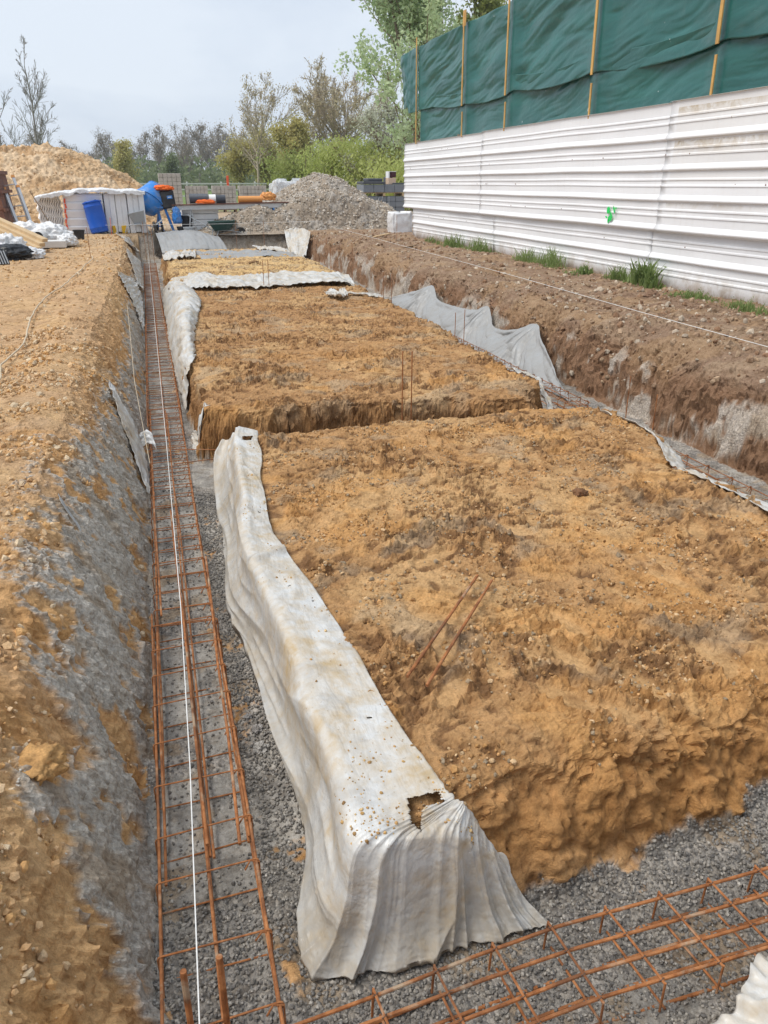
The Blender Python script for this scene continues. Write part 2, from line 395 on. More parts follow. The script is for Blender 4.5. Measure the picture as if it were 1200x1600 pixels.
M['dark_plastic'] = simple('dark_plastic', (.025, .026, .03), .5, .25, 9, dirt=(.16, .15, .13), dirt_amt=.35)
M['orange'] = simple('orange_cloth', (.85, .16, .02), .7, .2, 10)
M['orange_pipe'] = simple('orange_plastic', (.70, .31, .09), .45, .15, 8)
M['yellow'] = simple('yellow_plastic', (.85, .50, .02), .5, .1, 8)
M['galv'] = simple('dull_galvanised_steel', (.42, .44, .45), .5, .2, 18, metal=.1, dirt=(.25, .2, .15), dirt_amt=.4)
M['alu'] = simple('brushed_aluminium', (.62, .63, .64), .4, .12, 16, metal=.5)
M['conc'] = simple('pale_concrete_block', (.45, .42, .38), .9, .15, 7, dirt=(.30, .27, .23), dirt_amt=.6, dirt_scale=2, bmp=.3, bscale=60)
M['conc_dark'] = simple('grey_concrete_block', (.20, .215, .235), .9, .18, 7, bmp=.3, bscale=60)
M['conc_cap'] = simple('dark_grey_concrete_block', (.085, .09, .10), .9, .2, 9, bmp=.3, bscale=60)
M['rusty_steel'] = simple('rusty_skip_steel', (.16, .075, .055), .75, .25, 5, dirt=(.30, .14, .08), dirt_amt=.6)
M['green_tray'] = simple('dark_green_tray', (.02, .06, .05), .5, .2, 8, dirt=(.2, .2, .18), dirt_amt=.4)
M['rubber'] = simple('black_rubber', (.03, .03, .03), .8, .2, 12, dirt=(.2, .15, .1), dirt_amt=.4)
M['pipe_grey'] = simple('dark_grey_pipe', (.09, .10, .12), .5, .15, 8)
M['black_bag'] = simple('black_sack', (.012, .012, .013), .4, .2, 9, bmp=.4, bscale=14, bdist=.02)
M['card'] = simple('cardboard', (.62, .46, .33), .8, .1, 8)
M['maroon'] = simple('maroon_print', (.06, .012, .018), .5, .1, 8)
M['white'] = simple('white_paint', (.8, .8, .79), .5, .06, 8)
M['red_mark'] = simple('orange_red_marker', (.85, .13, .05), .5, .1, 8)
M['insul'] = simple('grey_board_edge', (.62, .61, .59), .8, .12, 10)
M['bark'] = simple('tree_bark', (.22, .17, .12), .9, .3, 5, bmp=.4, bscale=20)
M['bark_pale'] = simple('pale_twig_bark', (.40, .33, .25), .9, .25, 5)
M['bark_grey'] = simple('grey_tree_bark', (.29, .26, .235), .9, .25, 5)
def leaf_material(name, c0, c1, tr=.5):
    m, t, b = mat_new(name)
    g = N(t, 'ShaderNodeNewGeometry'); rnd = N(t, 'ShaderNodeObjectInfo')
    n = noise(t, 1.1, 3, .6, g.outputs['Position']); n2 = noise(t, 14, 2, .6, g.outputs['Position'])
    f = math_(t, 'ADD', math_(t, 'MULTIPLY', n, .55), math_(t, 'MULTIPLY', n2, .45))
    c = ramp(t, f, [(.33, c0), (.66, c1)])
    t.links.new(c, b.inputs['Base Color']); b.inputs['Roughness'].default_value = .6; set_spec(b, .25)
    tl = N(t, 'ShaderNodeBsdfTranslucent'); t.links.new(c, tl.inputs['Color'])
    ms = N(t, 'ShaderNodeMixShader'); ms.inputs[0].default_value = tr
    t.links.new(b.outputs[0], ms.inputs[1]); t.links.new(tl.outputs[0], ms.inputs[2]); t.links.new(ms.outputs[0], t.nodes['Material Output'].inputs['Surface'])
    return m
M['leaf_poplar'] = leaf_material('poplar_leaves', (.36, .48, .25), (.66, .76, .48))
M['leaf_poplar2'] = leaf_material('yellow_green_leaves', (.26, .31, .08), (.50, .53, .20))
M['leaf_bud'] = leaf_material('budding_leaves', (.48, .40, .24), (.68, .58, .38))
M['leaf_olive'] = leaf_material('olive_leaves', (.44, .39, .13), (.64, .57, .26))
M['leaf_wood'] = leaf_material('far_wood_twigs', (.27, .225, .165), (.40, .34, .25))
M['leaf_under'] = leaf_material('far_undergrowth', (.14, .18, .09), (.30, .33, .18))
M['leaf_bright'] = leaf_material('spring_leaves', (.36, .43, .12), (.60, .64, .24))
M['leaf_blossom'] = leaf_material('pale_blossom', (.50, .54, .38), (.76, .76, .68))
M['weed'] = leaf_material('weed_blades', (.14, .20, .055), (.34, .43, .17))

# ------------------------------------------------------------------ terrain
def spaced(seg):
    out = [seg[0][0]]
    for (a, s), (b, _) in zip(seg[:-1], seg[1:]):
        n = max(1, int(round((b - a) / s))); out += list(a + (b - a) * (np.arange(1, n + 1) / n))
    return np.array(out)
XS = spaced([(-700, 130), (-180, 30), (-60, 6), (-24, 1.5), (-9, .35), (-4, .12), (-2, .04), (-.95, .0105), (-.14, .0115), (2.5, .019), (4.0, .028), (4.5, .0125), (5.35, .03), (5.7, .08), (9.5, .7), (20, 3), (60, 30), (180, 130), (700, 1)])
YS = spaced([(-6, 1), (0, .1), (.8, .035), (1.15, .010), (1.5, .005), (1.92, .0085), (3.0, .0125), (5.0, .016), (6.15, .0105), (6.65, .02), (10, .042), (15, .075), (30, .14), (35, 1), (60, 4), (120, 40), (800, 1)])

POLY_A = np.array([(.45, 1.70), (.66, 1.735), (.80, 1.86), (.98, 1.93), (1.15, 1.93), (1.3, 1.90), (1.5, 1.89), (1.75, 1.93), (2.1, 2.0), (2.7, 2.08), (3.42, 2.25), (3.45, 3.5), (3.40, 4.4), (3.68, 5.0), (3.72, 5.78), (3.25, 5.98), (2.2, 5.93), (1.2, 5.92), (.52, 5.86), (.46, 5.4), (.43, 4.7), (.37, 3.9), (.385, 3.3), (.42, 2.6), (.435, 2.0)])
POLY_B = np.array([(.30, 6.62), (.75, 6.46), (1.3, 6.55), (1.9, 6.50), (2.6, 6.42), (3.3, 6.32), (3.5, 6.75), (3.55, 7.4), (3.61, 8.6), (3.71, 11.1), (3.72, 13.1), (3.75, 14.9), (.40, 14.9), (.40, 12.6), (.36, 10.4), (.34, 8.8)])
POLY_C = np.array([(.42, 16.3), (3.85, 15.9), (3.95, 19.0), (3.9, 21.2), (3.2, 21.4), (.42, 21.3)])
POLY_D = np.array([(.45, 21.9), (3.85, 21.8), (3.85, 24.4), (.5, 24.6)])
PIT = np.array([(-.24, .72), (-.235, 2.5), (-.235, 6.5), (-.25, 12), (-.26, 19), (-.30, 26.9), (2, 27.1), (4.75, 26.9), (4.95, 24), (4.80, 16), (4.72, 10), (4.68, 7), (4.62, 5.0), (4.62, .72)])
def sdf(x, y, poly):
    """positive inside"""
    d = np.full(x.shape, 1e9); inside = np.zeros(x.shape, bool)
    n = len(poly)
    for i in range(n):
        ax, ay = poly[i]; bx, by = poly[(i + 1) % n]
        ex, ey = bx - ax, by - ay
        t = np.clip(((x - ax) * ex + (y - ay) * ey) / (ex * ex + ey * ey), 0, 1)
        d = np.minimum(d, np.hypot(x - ax - t * ex, y - ay - t * ey))
        c = ((ay > y) != (by > y)) & (x < (bx - ax) * (y - ay) / ((by - ay) if by != ay else 1e-9) + ax)
        inside ^= c
    return np.where(inside, d, -d)
GROUND = .8
def terrain(x, y):
    """base height (without small-scale relief) and region signed distances"""
    ne = fbm(x * 1.7, y * 1.7, 0, 3, 11) ; ne2 = fbm(x * 7, y * 7, 0, 3, 12)
    wob = ne * .13 + ne2 * .05
    shx = sstep(.9, 1.35, x + .0 * y) ; calm = np.where((y < 6.1), np.maximum(.12, shx), 1.0)   # the edge under the big sheet is trimmed straight
    calm = np.where((y > 6.1) & (x < 1), .8, calm)
    dA = sdf(x, y, POLY_A) + wob * calm * .5
    dB = sdf(x, y, POLY_B) + wob * calm * .8
    dC = sdf(x, y, POLY_C) + wob
    dD = sdf(x, y, POLY_D) + wob
    dP = sdf(x, y, PIT)
    rightish = sstep(2, 4, x)
    dPn = dP + wob * (.25 + .6 * rightish)
    bed = .035 + .02 * fbm(x * 2.2, y * 2.2, 0, 3, 21) + .055 * sstep(.16, .34, x) * sstep(.5, .32, x) * sstep(1.9, 2.6, y) * sstep(6, 5, y)
    bed = bed + .13 * sstep(1.45, 1.85, y) * sstep(2.2, 1.6, y) * sstep(1.15, 2.0, x) * sstep(3.2, 2.3, x)    # heaped concrete against the clay
    bed = bed + .14 * sstep(1.1, .75, y) * sstep(.6, 1.3, x)
    z = bed.copy()
    # banks
    t = -dPn
    wl = np.where(x < 1.5, .47 - .10 * sstep(8, 16, y), .42)
    wl = np.where((y > 26.5) & (x > -.3) & (x < 4.8), .5, wl)
    prof_l = np.interp(t / wl, [0, .12, .3, .55, .8, 1.0, 1.5], [0, .17, .40, .68, .88, .97, 1.0])
    prof_r = np.interp(t / wl, [0, .1, .3, .6, .85, 1.1, 1.8], [0, .26, .60, .84, .93, .98, 1.0])
    prof = np.where(x < 1.5, prof_l, prof_r)
    far = sstep(9, 20, np.abs(x)) * 0 + sstep(30, 60, y)
    gz = GROUND + .05 * fbm(x * .5, y * .5, 0, 3, 31) * (1 - far) + .09 * np.exp(-((x - 5.6) / .7) ** 2) * (y < 24) * sstep(0, 6, y) * fbm(x * .7, y * .7, 0, 2, 35)
    gz = gz + .05 * np.exp(-((x + .95) / .3) ** 2) * sstep(.5, 3, y) * sstep(26, 20, y)
    gz = np.where(y > 60, GROUND + .012 * (y - 60) * .12, gz)
    z = np.where(t > 0, bed + (gz - bed) * prof, z)
    # platforms
    def plat(z, d, top, w):
        s = np.clip((d + w) / w, 0, 1); pr = np.interp(s, [0, .18, .5, .8, 1], [0, .25, .68, .93, 1])
        rnd = np.clip(d / .16, 0, 1); edge = -(1 - rnd) ** 2 * .03
        return np.where(d > -w, np.maximum(z, bed + (top + edge * (d > 0) - .03 * (d <= 0) - bed) * pr), z)
    topA = .485 + .022 * fbm(x * 1.3, y * 1.3, 0, 3, 41) - .015 * sstep(5, 6, y)
    topB = .50 + .03 * fbm(x * 1.2, y * 1.2, 0, 3, 42) + .02 * sstep(2, 0, x)
    topC = .50 + .03 * fbm(x * 1.2, y * 1.2, 0, 3, 43)
    wA = .085 + .13 * sstep(.7, .85, x) * sstep(3, 2.2, y) + .06 * sstep(.8, .95, x) * sstep(1.35, 1.1, x) * sstep(3, 2.2, y)
    z = plat(z, dA, topA, wA); z = plat(z, dB, topB, .10); z = plat(z, dC, topC, .15); z = plat(z, dD, topC - .02, .2)
    # shallow cross trench between second and third platform
    z = np.where((y > 14.7) & (y < 16.6) & (x > .5) & (x < 3.8), np.maximum(z, .40 - .1 * np.sin((y - 14.7) / 1.9 * math.pi)), z)
    return z, dA, dB, dC, dD, dPn, bed
X, Y = np.meshgrid(XS, YS)
Z0, dA, dB, dC, dD, dP, BED = terrain(X, Y)
def Hs(x, y):
    """terrain height lookup (bilinear in the grid)"""
    x = np.asarray(x, float); y = np.asarray(y, float)
    i = np.clip(np.searchsorted(XS, x) - 1, 0, len(XS) - 2); j = np.clip(np.searchsorted(YS, y) - 1, 0, len(YS) - 2)
    u = np.clip((x - XS[i]) / (XS[i + 1] - XS[i]), 0, 1); v = np.clip((y - YS[j]) / (YS[j + 1] - YS[j]), 0, 1)
    return (Z0[j, i] * (1 - u) + Z0[j, i + 1] * u) * (1 - v) + (Z0[j + 1, i] * (1 - u) + Z0[j + 1, i + 1] * u) * v
def H(x, y): return float(Hs(x, y))

# --- what each point of the ground is made of
conc_up = np.interp(Y, [1.0, 1.5, 1.75, 2.0, 2.4, 2.8, 3.2, 4, 5, 6, 7, 8, 10, 12, 15, 20, 27], [.02, .08, .34, .62, .56, .66, .74, .74, .78, .58, .62, .52, .42, .58, .46, .5, .45])
nA = fbm(X * 3.1, Y * 3.1, Z0 * 3.1, 4, 51); nB = fbm(X * 9, Y * 9, Z0 * 9, 3, 52); nC = fbm(X * 1.1, Y * 1.1, 0, 3, 53)
bank = (dP < .02)
left = X < 1.5
m_lbank = bank & left & (Y < 27)
nD = fbm(X * 26, Y * 26, Z0 * 26, 3, 56)
cmask_l = sstep(.05, -.04, Z0 - conc_up - .30 * nA - .14 * nB - .09 * nD) * (1 - sstep(.14, .22, nA + .5 * nB + .22 * nD - .13))
nR = fbm(X * 1.3 + 3, Y * 1.1, Z0 * 1.6, 5, 54)
cmask_r = .75 * sstep(.06, .24, nR + .30 * nB + .2 * nA - .22 * sstep(.3, .75, Z0)) * sstep(.75, .45, Z0)
onplat = np.maximum.reduce([dA, dB, dC, dD]); wplat = .09
m_plat = (onplat > -.06)
m_bed = (dP >= .02) & ~m_plat
CONC = np.where(m_bed, 1.0, 0.0)
CONC = np.where(m_lbank, np.clip(cmask_l, 0, 1), CONC)
CONC = np.where(bank & ~left & (Y < 27) & (X < 5.6), np.clip(cmask_r, 0, 1), CONC)
CONC = np.where((onplat > -.3) & (dP > 0), sstep(.055, .03, (Z0 - BED) - .06 * nA - .03 * nB - .035 * nD), CONC)
CONC = np.where((X > -.3) & (X < 4.9) & (Y > 26.7) & (Y < 27.9) & (Z0 < .72), .8, CONC)
def lerp(a, b, f): return a + (b - a) * f[..., None]
def C3(r, g, b): return np.array((r, g, b))
base = np.broadcast_to(C3(.63, .37, .165), X.shape + (3,)).copy()
# left ground: paler, greyer towards the back
base = lerp(base, C3(.52, .335, .18), sstep(-.4, -.8, X) * 1.0)
base = lerp(base, C3(.50, .35, .205), sstep(12, 26, Y))
# platforms
pA = (dA > -.2) ; base = np.where(pA[..., None], C3(.43, .245, .105), base)
pB = (dB > -.2) ; base = np.where(pB[..., None], C3(.40, .226, .098), base)
base = np.where((dC > -.3)[..., None], C3(.60, .41, .19), base); base = np.where((dD > -.3)[..., None], C3(.60, .42, .22), base)
pale = sstep(.02, .3, nC + .5 * nA)
base = lerp(base, C3(.60, .395, .19), pale * .45 * (m_plat | (X < 0)))
rough0 = fbm(X * 1.5, Y * 1.5, 0, 4, 86)
plat_n = fbm(X * 5.2 + .6 * nB, Y * 8.5 + .6 * nB, 0, 3, 65)
crev = np.clip(1 - np.abs(plat_n - .02) / .11, 0, 1) * sstep(-.25, .15, rough0 + .3 * fbm(X * 2.6, Y * 2.6, 1, 2, 66))
dark = np.clip(sstep(.04, .34, fbm(X * 9, Y * 12, 0, 4, 61) + .45 * rough0 - .02) + .9 * crev ** 1.5 * (fbm(X * 22, Y * 22, 0, 2, 67) > -.15), 0, 1)
base = lerp(base, C3(.175, .088, .036), dark * np.where(X < -.25, .16, .85))
gp = sstep(.2, .4, fbm(X * 2.3, Y * 2.3, 2.2, 4, 62)); base = lerp(base, C3(.36, .29, .20), gp * np.where(X < -.25, .1, .4))
ora = sstep(.12, .35, fbm(X * 1.6 + 5, Y * 1.6, 1.2, 3, 63)); base = lerp(base, C3(.55, .29, .095), ora * .5 * (1 - sstep(7, 10, Y)))
# damp fresh-cut faces of the clay; far steps also carry shade as colour
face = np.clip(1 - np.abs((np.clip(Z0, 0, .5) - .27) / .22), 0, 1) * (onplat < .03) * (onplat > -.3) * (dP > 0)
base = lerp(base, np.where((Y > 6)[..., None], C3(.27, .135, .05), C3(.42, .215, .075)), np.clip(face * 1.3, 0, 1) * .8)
# right ground and bank: brown topsoil
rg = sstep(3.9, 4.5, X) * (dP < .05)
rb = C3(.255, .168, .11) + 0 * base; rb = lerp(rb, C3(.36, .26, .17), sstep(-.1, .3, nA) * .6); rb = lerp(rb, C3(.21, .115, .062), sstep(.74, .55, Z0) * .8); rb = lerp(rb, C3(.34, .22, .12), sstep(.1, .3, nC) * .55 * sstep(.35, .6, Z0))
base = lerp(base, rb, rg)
# yard behind the pit
yard = sstep(26.5, 28.5, Y); base = lerp(base, C3(.43, .335, .235) + .0 * base, yard * .85)
field = sstep(44, 52, Y); base = lerp(base, C3(.15, .22, .06), field)
wet_bed = C3(.30, .278, .245)
cc = wet_bed + 0 * base
paste = sstep(-.06, .18, fbm(X * 1.9, Y * 1.2, 0, 3, 71) + .25 * sstep(2.1, 2.5, Y) * sstep(6, 4.5, Y) * (X < .14) - .12 * (X > .14) + .3 * sstep(20, 23, Y) - .30 * sstep(2.2, 1.9, Y))
cc = lerp(cc, C3(.40, .375, .33), paste * .8 * m_bed); cc = lerp(cc, C3(.15, .143, .133), sstep(.0, .3, nA) * .5)
cc = lerp(cc, C3(.475, .44, .38), (m_lbank | (bank & ~left)) * .75)
cc = lerp(cc, C3(.19, .176, .155), ((Y < 2.15) & m_bed) * .6)
base = lerp(base, cc, CONC)
mud = sstep(.22, .42, fbm(X * 3.3, Y * 3.3, 4, 3, 72)) * CONC * .45; base = lerp(base, C3(.30, .2, .1), mud)
base = np.clip(base, .01, .8)
GR = CONC * (1 - .75 * paste * m_bed) * (1 - mud) * np.where(m_lbank, .45, 1.0)

# --- relief along the surface normal
gy_, gx_ = np.gradient(Z0, YS, XS)
nl = 1 / np.sqrt(gx_ ** 2 + gy_ ** 2 + 1)
NX, NY, NZ = -gx_ * nl, -gy_ * nl, nl
steep = sstep(.25, 1.5, np.hypot(gx_, gy_))
near = sstep(45, 28, Y)
b1 = billow(X * 4.2, Y * 4.2, Z0 * 4.2, 3, 81); b2 = billow(X * 17, Y * 17, Z0 * 17, 3, 82); f3 = fbm(X * 48, Y * 48, Z0 * 48, 2, 83)
rough = sstep(-.12, .30, fbm(X * 1.5, Y * 1.5, 0, 4, 86)) ; rough = np.clip(.25 + .9 * rough + .15 * steep, 0, 1.2)
lump1 = np.clip(perlin3(X * 11, Y * 12, Z0 * 12, 87) + .4 * perlin3(X * 27, Y * 27, Z0 * 27, 88) - .06, 0, 1)
lump2 = np.clip(perlin3(X * 29, Y * 29, Z0 * 29, 89) + .4 * perlin3(X * 60, Y * 60, Z0 * 60, 90) - .05, 0, 1)
gouge = ridged_(X * 3.6, Y * 3.6, Z0 * np.where(X > 3.9, 4.2, 1.9), 92) * steep
soilD = (.014 + .020 * steep) * b1 + (.006 + .012 * steep) * b2 + .0045 * f3 + rough * (.055 * lump1 + .045 * lump2) + .034 * gouge - .012 * steep
soilD = soilD * np.where(X < -.2, .55, 1.0)
concD = .012 * m_lbank * billow(X * 7, Y * 7, Z0 * 7, 2, 93) + .005 * fbm(X * 9, Y * 9, Z0 * 9, 2, 84) + .0075 * billow(X * 38, Y * 38, Z0 * 38, 2, 85) + .010 * b2 * m_lbank
concD = concD * (1 - .6 * paste * m_bed) + .014 * m_lbank * near
D = (soilD * (1 - CONC) + concD * CONC) * near
D = D - .012 * dark * (onplat > .02) * near - .010 * crev * (onplat > .02) * near
FP = np.zeros_like(X); rgf = np.random.default_rng(17)
for (fx, fy) in [(2.02, 2.20), (1.55, 2.05), (1.3, 2.3), (.95, 2.25), (1.05, 2.55), (1.75, 2.7), (2.3, 2.9), (1.4, 3.4), (1.9, 3.6), (2.6, 3.3), (1.1, 3.9), (.9, 4.3), (1.6, 4.4), (2.2, 4.6), (2.9, 4.2), (1.3, 5.0), (2.0, 5.3), (2.8, 5.1), (3.1, 3.4), (2.9, 2.6), (1.25, 7.4), (1.9, 8.0), (2.5, 7.2), (1.5, 9.2), (2.8, 9.0), (2.1, 10.4)]:
    for k in range(2):
        cx_, cy_ = fx + rgf.normal() * .06 + k * .16, fy + rgf.normal() * .08 + k * .1; an = rgf.uniform(-1.2, 1.2); w_ = (np.abs(X - cx_) < .4) & (np.abs(Y - cy_) < .4)
        if not w_.any(): continue
        px_, py_ = X[w_] - cx_, Y[w_] - cy_; u_ = px_ * math.cos(an) + py_ * math.sin(an); v_ = -px_ * math.sin(an) + py_ * math.cos(an)
        q_ = (u_ / .052) ** 2 + (v_ / .14) ** 2 + .5 * fbm(px_ * 14, py_ * 14, fx, 2, 95)
        FP[w_] = np.maximum(FP[w_], sstep(1.25, .7, q_)); D[w_] += .012 * np.exp(-((q_ - 1.5) / .5) ** 2)
FP *= (onplat > .08)
D = D * (1 - .88 * FP) - .014 * FP
base = lerp(base, C3(.55, .335, .15), FP * .7)
calm2 = np.clip(sstep(.24, .14, np.abs(X - .42)) * (Y < 6.0) * (Y > 1.4) + (Y < 1.72) * (Y > 1.5) * sstep(1.1, .95, X) * (X > .2), 0, 1)
D = D * (1 - calm2) - .012 * calm2
PX, PY, PZ = X + NX * D, Y + NY * D, Z0 + NZ * D
ZF = PZ
# --- split into the named pieces of ground
nyy, nxx = X.shape
idx = np.arange(nyy * nxx).reshape(nyy, nxx)
F = np.stack([idx[:-1, :-1], idx[:-1, 1:], idx[1:, 1:], idx[1:, :-1]], -1).reshape(-1, 4)
lab = np.zeros(X.shape, int)                        # 0 ground, 1 trench bed, 2.. platforms
lab[(dP >= 0)] = 1
for k, d in ((2, dA), (3, dB), (4, dC), (5, dD)): lab[(d > -.10) & (Z0 > BED + .02) & (dP > 0)] = k
fl = lab[:-1, :-1].reshape(-1)
P3 = np.stack([PX, PY, PZ], -1).reshape(-1, 3); C3v = base.reshape(-1, 3); GRv = GR.reshape(-1)
for k, nm in enumerate(['ground', 'trench_floor', 'clay_platform', 'clay_platform', 'clay_platform', 'clay_platform']):
    Fk = F[fl == k]
    if not len(Fk): continue
    u, inv = np.unique(Fk, return_inverse=True)
    me = np_mesh(nm, P3[u], inv.reshape(-1, 4), nm == 'trench_floor', C3v[u], {'gravel': GRv[u]})
    tag(link(nm, me, M['soil']), kind='structure')

# ------------------------------------------------------------------ stones and clods
_t = (1 + 5 ** .5) / 2
ICO_V = np.array([(-1, _t, 0), (1, _t, 0), (-1, -_t, 0), (1, -_t, 0), (0, -1, _t), (0, 1, _t), (0, -1, -_t), (0, 1, -_t), (_t, 0, -1), (_t, 0, 1), (-_t, 0, -1), (-_t, 0, 1)]) / math.sqrt(1 + _t * _t)
ICO_F = np.array([(0, 11, 5), (0, 5, 1), (0, 1, 7), (0, 7, 10), (0, 10, 11), (1, 5, 9), (5, 11, 4), (11, 10, 2), (10, 7, 6), (7, 1, 8), (3, 9, 4), (3, 4, 2), (3, 2, 6), (3, 6, 8), (3, 8, 9), (4, 9, 5), (2, 4, 11), (6, 2, 10), (8, 6, 7), (9, 8, 1)])
def rots(rng, n):
    q = rng.normal(size=(n, 4)); q /= np.linalg.norm(q, axis=1)[:, None]; w, x, y, z = q.T
    return np.stack([1 - 2 * (y * y + z * z), 2 * (x * y - z * w), 2 * (x * z + y * w), 2 * (x * y + z * w), 1 - 2 * (x * x + z * z), 2 * (y * z - x * w), 2 * (x * z - y * w), 2 * (y * z + x * w), 1 - 2 * (x * x + y * y)], -1).reshape(n, 3, 3)
def stones(name, P, size, cols, seed, mat, parent=None, jit=.28, flat=.6, smooth=False):
    rng = np.random.default_rng(seed); n = len(P)
    V = ICO_V[None] * (1 + rng.uniform(-jit, jit, (n, 12, 1))) * rng.uniform(flat, 1.15, (n, 1, 3))
    V = np.einsum('nij,nkj->nki', rots(rng, n), V) * np.asarray(size)[:, None, None] + np.asarray(P)[:, None, :]
    Fs = (ICO_F[None] + (np.arange(n) * 12)[:, None, None]).reshape(-1, 3)
    cl = np.repeat(cols, 12, 0)
    me = np_mesh(name, V.reshape(-1, 3), Fs, smooth, cl)
    return link(name, me, mat, parent)
def tint(rng, n, cols, var=.25):
    c = np.array(cols)[rng.integers(0, len(cols), n)]; return np.clip(c * rng.uniform(1 - var, 1 + var, (n, 1)), .01, .9)
def scatter(rng, n, x0, x1, y0, y1, ok):
    x = rng.uniform(x0, x1, n); y = y0 + (y1 - y0) * rng.uniform(0, 1, n)
    k = ok(x, y); return x[k], y[k]
def at_grid(A, x, y):
    i = np.clip(np.searchsorted(XS, x), 0, len(XS) - 1); j = np.clip(np.searchsorted(YS, y), 0, len(YS) - 1); return A[j, i]
def surf(x, y): return np.stack([at_grid(PX, x, y) * 0 + x, y, at_grid(PZ, x, y)], -1)
rng = np.random.default_rng(5)
# crushed gravel of the fresh concrete in the nearest trench
def on_bed(x, y): return (at_grid(CONC, x, y) > .55) & (at_grid(m_bed, x, y) | (at_grid(dP, x, y) > 0))
xa, ya = scatter(rng, 26000, -.24, 2.9, 1.0, 2.15, lambda x, y: on_bed(x, y) & (rng.uniform(size=len(x)) < np.where((x < .14) & (y > 1.95), .3, 1.0)))
xb, yb = scatter(rng, 5200, .13, .36, 2.0, 5.8, on_bed)
xc, yc = scatter(rng, 1500, -.24, .14, 2.1, 7, on_bed)
x = np.r_[xa, xb, xc]; y = np.r_[ya, yb, yc]
P = surf(x, y); sz = rng.uniform(.0042, .0088, len(x)); P[:, 2] += sz * .35
tag(stones('wet_gravel', P, sz, tint(rng, len(x), [(.185, .17, .152), (.225, .206, .18), (.135, .126, .115), (.29, .266, .23)], .25), 1, M['wet_stone']), 'wet grey crushed gravel of fresh concrete lining the trench bottom', 'gravel', kind='stuff')
# concrete lumps stuck on the left bank
x, y = scatter(rng, 15000, -.85, -.22, 1.0, 9.0, lambda x, y: (at_grid(CONC, x, y) > .6) & (rng.uniform(size=len(x)) < np.clip(3.2 / y, .15, 1)))
P = surf(x, y); sz = rng.uniform(.003, .0075, len(x)); P[:, 2] -= sz * .15
tag(stones('concrete_splatter', P, sz, tint(rng, len(x), [(.45, .425, .38), (.50, .475, .42), (.38, .36, .32)], .2), 2, M['wet_stone']), 'grey concrete crumbs spilled down the left trench bank', 'concrete spill', kind='stuff')
# crumbs of clay
def on_plat(x, y): return (at_grid(onplat, x, y) > -.05) & (at_grid(CONC, x, y) < .3) & ~((x < .5) & (y < 6))
cl = fbm
def clumpy(x, y, s, th): return fbm(x * s, y * s, 0, 3, 91) > th - rng.uniform(0, .35, len(x))
xa, ya = scatter(rng, 30000, .5, 3.7, 1.7, 6.0, lambda x, y: on_plat(x, y) & clumpy(x, y, 3, .25))
xb, yb = scatter(rng, 6000, .4, 3.7, 6.4, 15, lambda x, y: on_plat(x, y) & clumpy(x, y, 2, .25))
x = np.r_[xa, xb]; y = np.r_[ya, yb]
P = surf(x, y); sz = rng.uniform(.002, .007, len(x)) * rng.choice([.8, 1, 1, 1.5, 2.2], len(x)); P[:, 2] += sz * .1
tag(stones('clay_crumbs', P, sz, tint(rng, len(x), [(.50, .28, .115), (.42, .23, .085), (.27, .145, .055), (.52, .36, .20), (.30, .23, .15)], .2), 3, M['stone']), 'ochre clay crumbs strewn over the levelled platforms', 'clay crumbs', kind='stuff')
# loose stones and clods on both banks
def on_l(x, y): return (at_grid(CONC, x, y) < .35) & (at_grid(dP, x, y) < 0)
xa, ya = scatter(rng, 16000, -1.7, -.25, 1.0, 9.0, lambda x, y: on_l(x, y) & clumpy(x, y, 2.2, .2))
xb, yb = scatter(rng, 3500, -4.5, -.4, 7, 26, on_l)
x = np.r_[xa, xb]; y = np.r_[ya, yb]
P = surf(x, y); sz = (rng.uniform(.003, .010, len(x)) * rng.choice([.7, .7, 1, 1.4, 2.0], len(x)))[: len(x)] * (1 + .07 * y); P[:, 2] += sz * .25
tag(stones('bank_rubble', P, sz, tint(rng, len(x), [(.55, .36, .19), (.58, .41, .24), (.50, .31, .15), (.60, .47, .31), (.55, .32, .13)], .13), 4, M['stone'], jit=.38), 'pale tan clods and pebbles on the left bank', 'rubble', kind='stuff')
xa, ya = scatter(rng, 2600, 4.7, 7.55, 3.5, 12, lambda x, y: (at_grid(CONC, x, y) < .4))
xb, yb = scatter(rng, 1500, 4.7, 7.6, 12, 26, lambda x, y: (at_grid(CONC, x, y) < .4))
x = np.r_[xa, xb]; y = np.r_[ya, yb]
P = surf(x, y); sz = rng.uniform(.004, .015, len(x)) * rng.choice([1, 1, 1, 1.7, 2.6], len(x)) * (1 + .03 * y); P[:, 2] += sz * .2
tag(stones('topsoil_clods', P, sz, tint(rng, len(x), [(.29, .19, .12), (.36, .25, .16), (.46, .38, .29), (.24, .14, .08)], .2), 6, M['stone']), 'brown clods and stones along the right bank below the fence', 'rubble', kind='stuff')

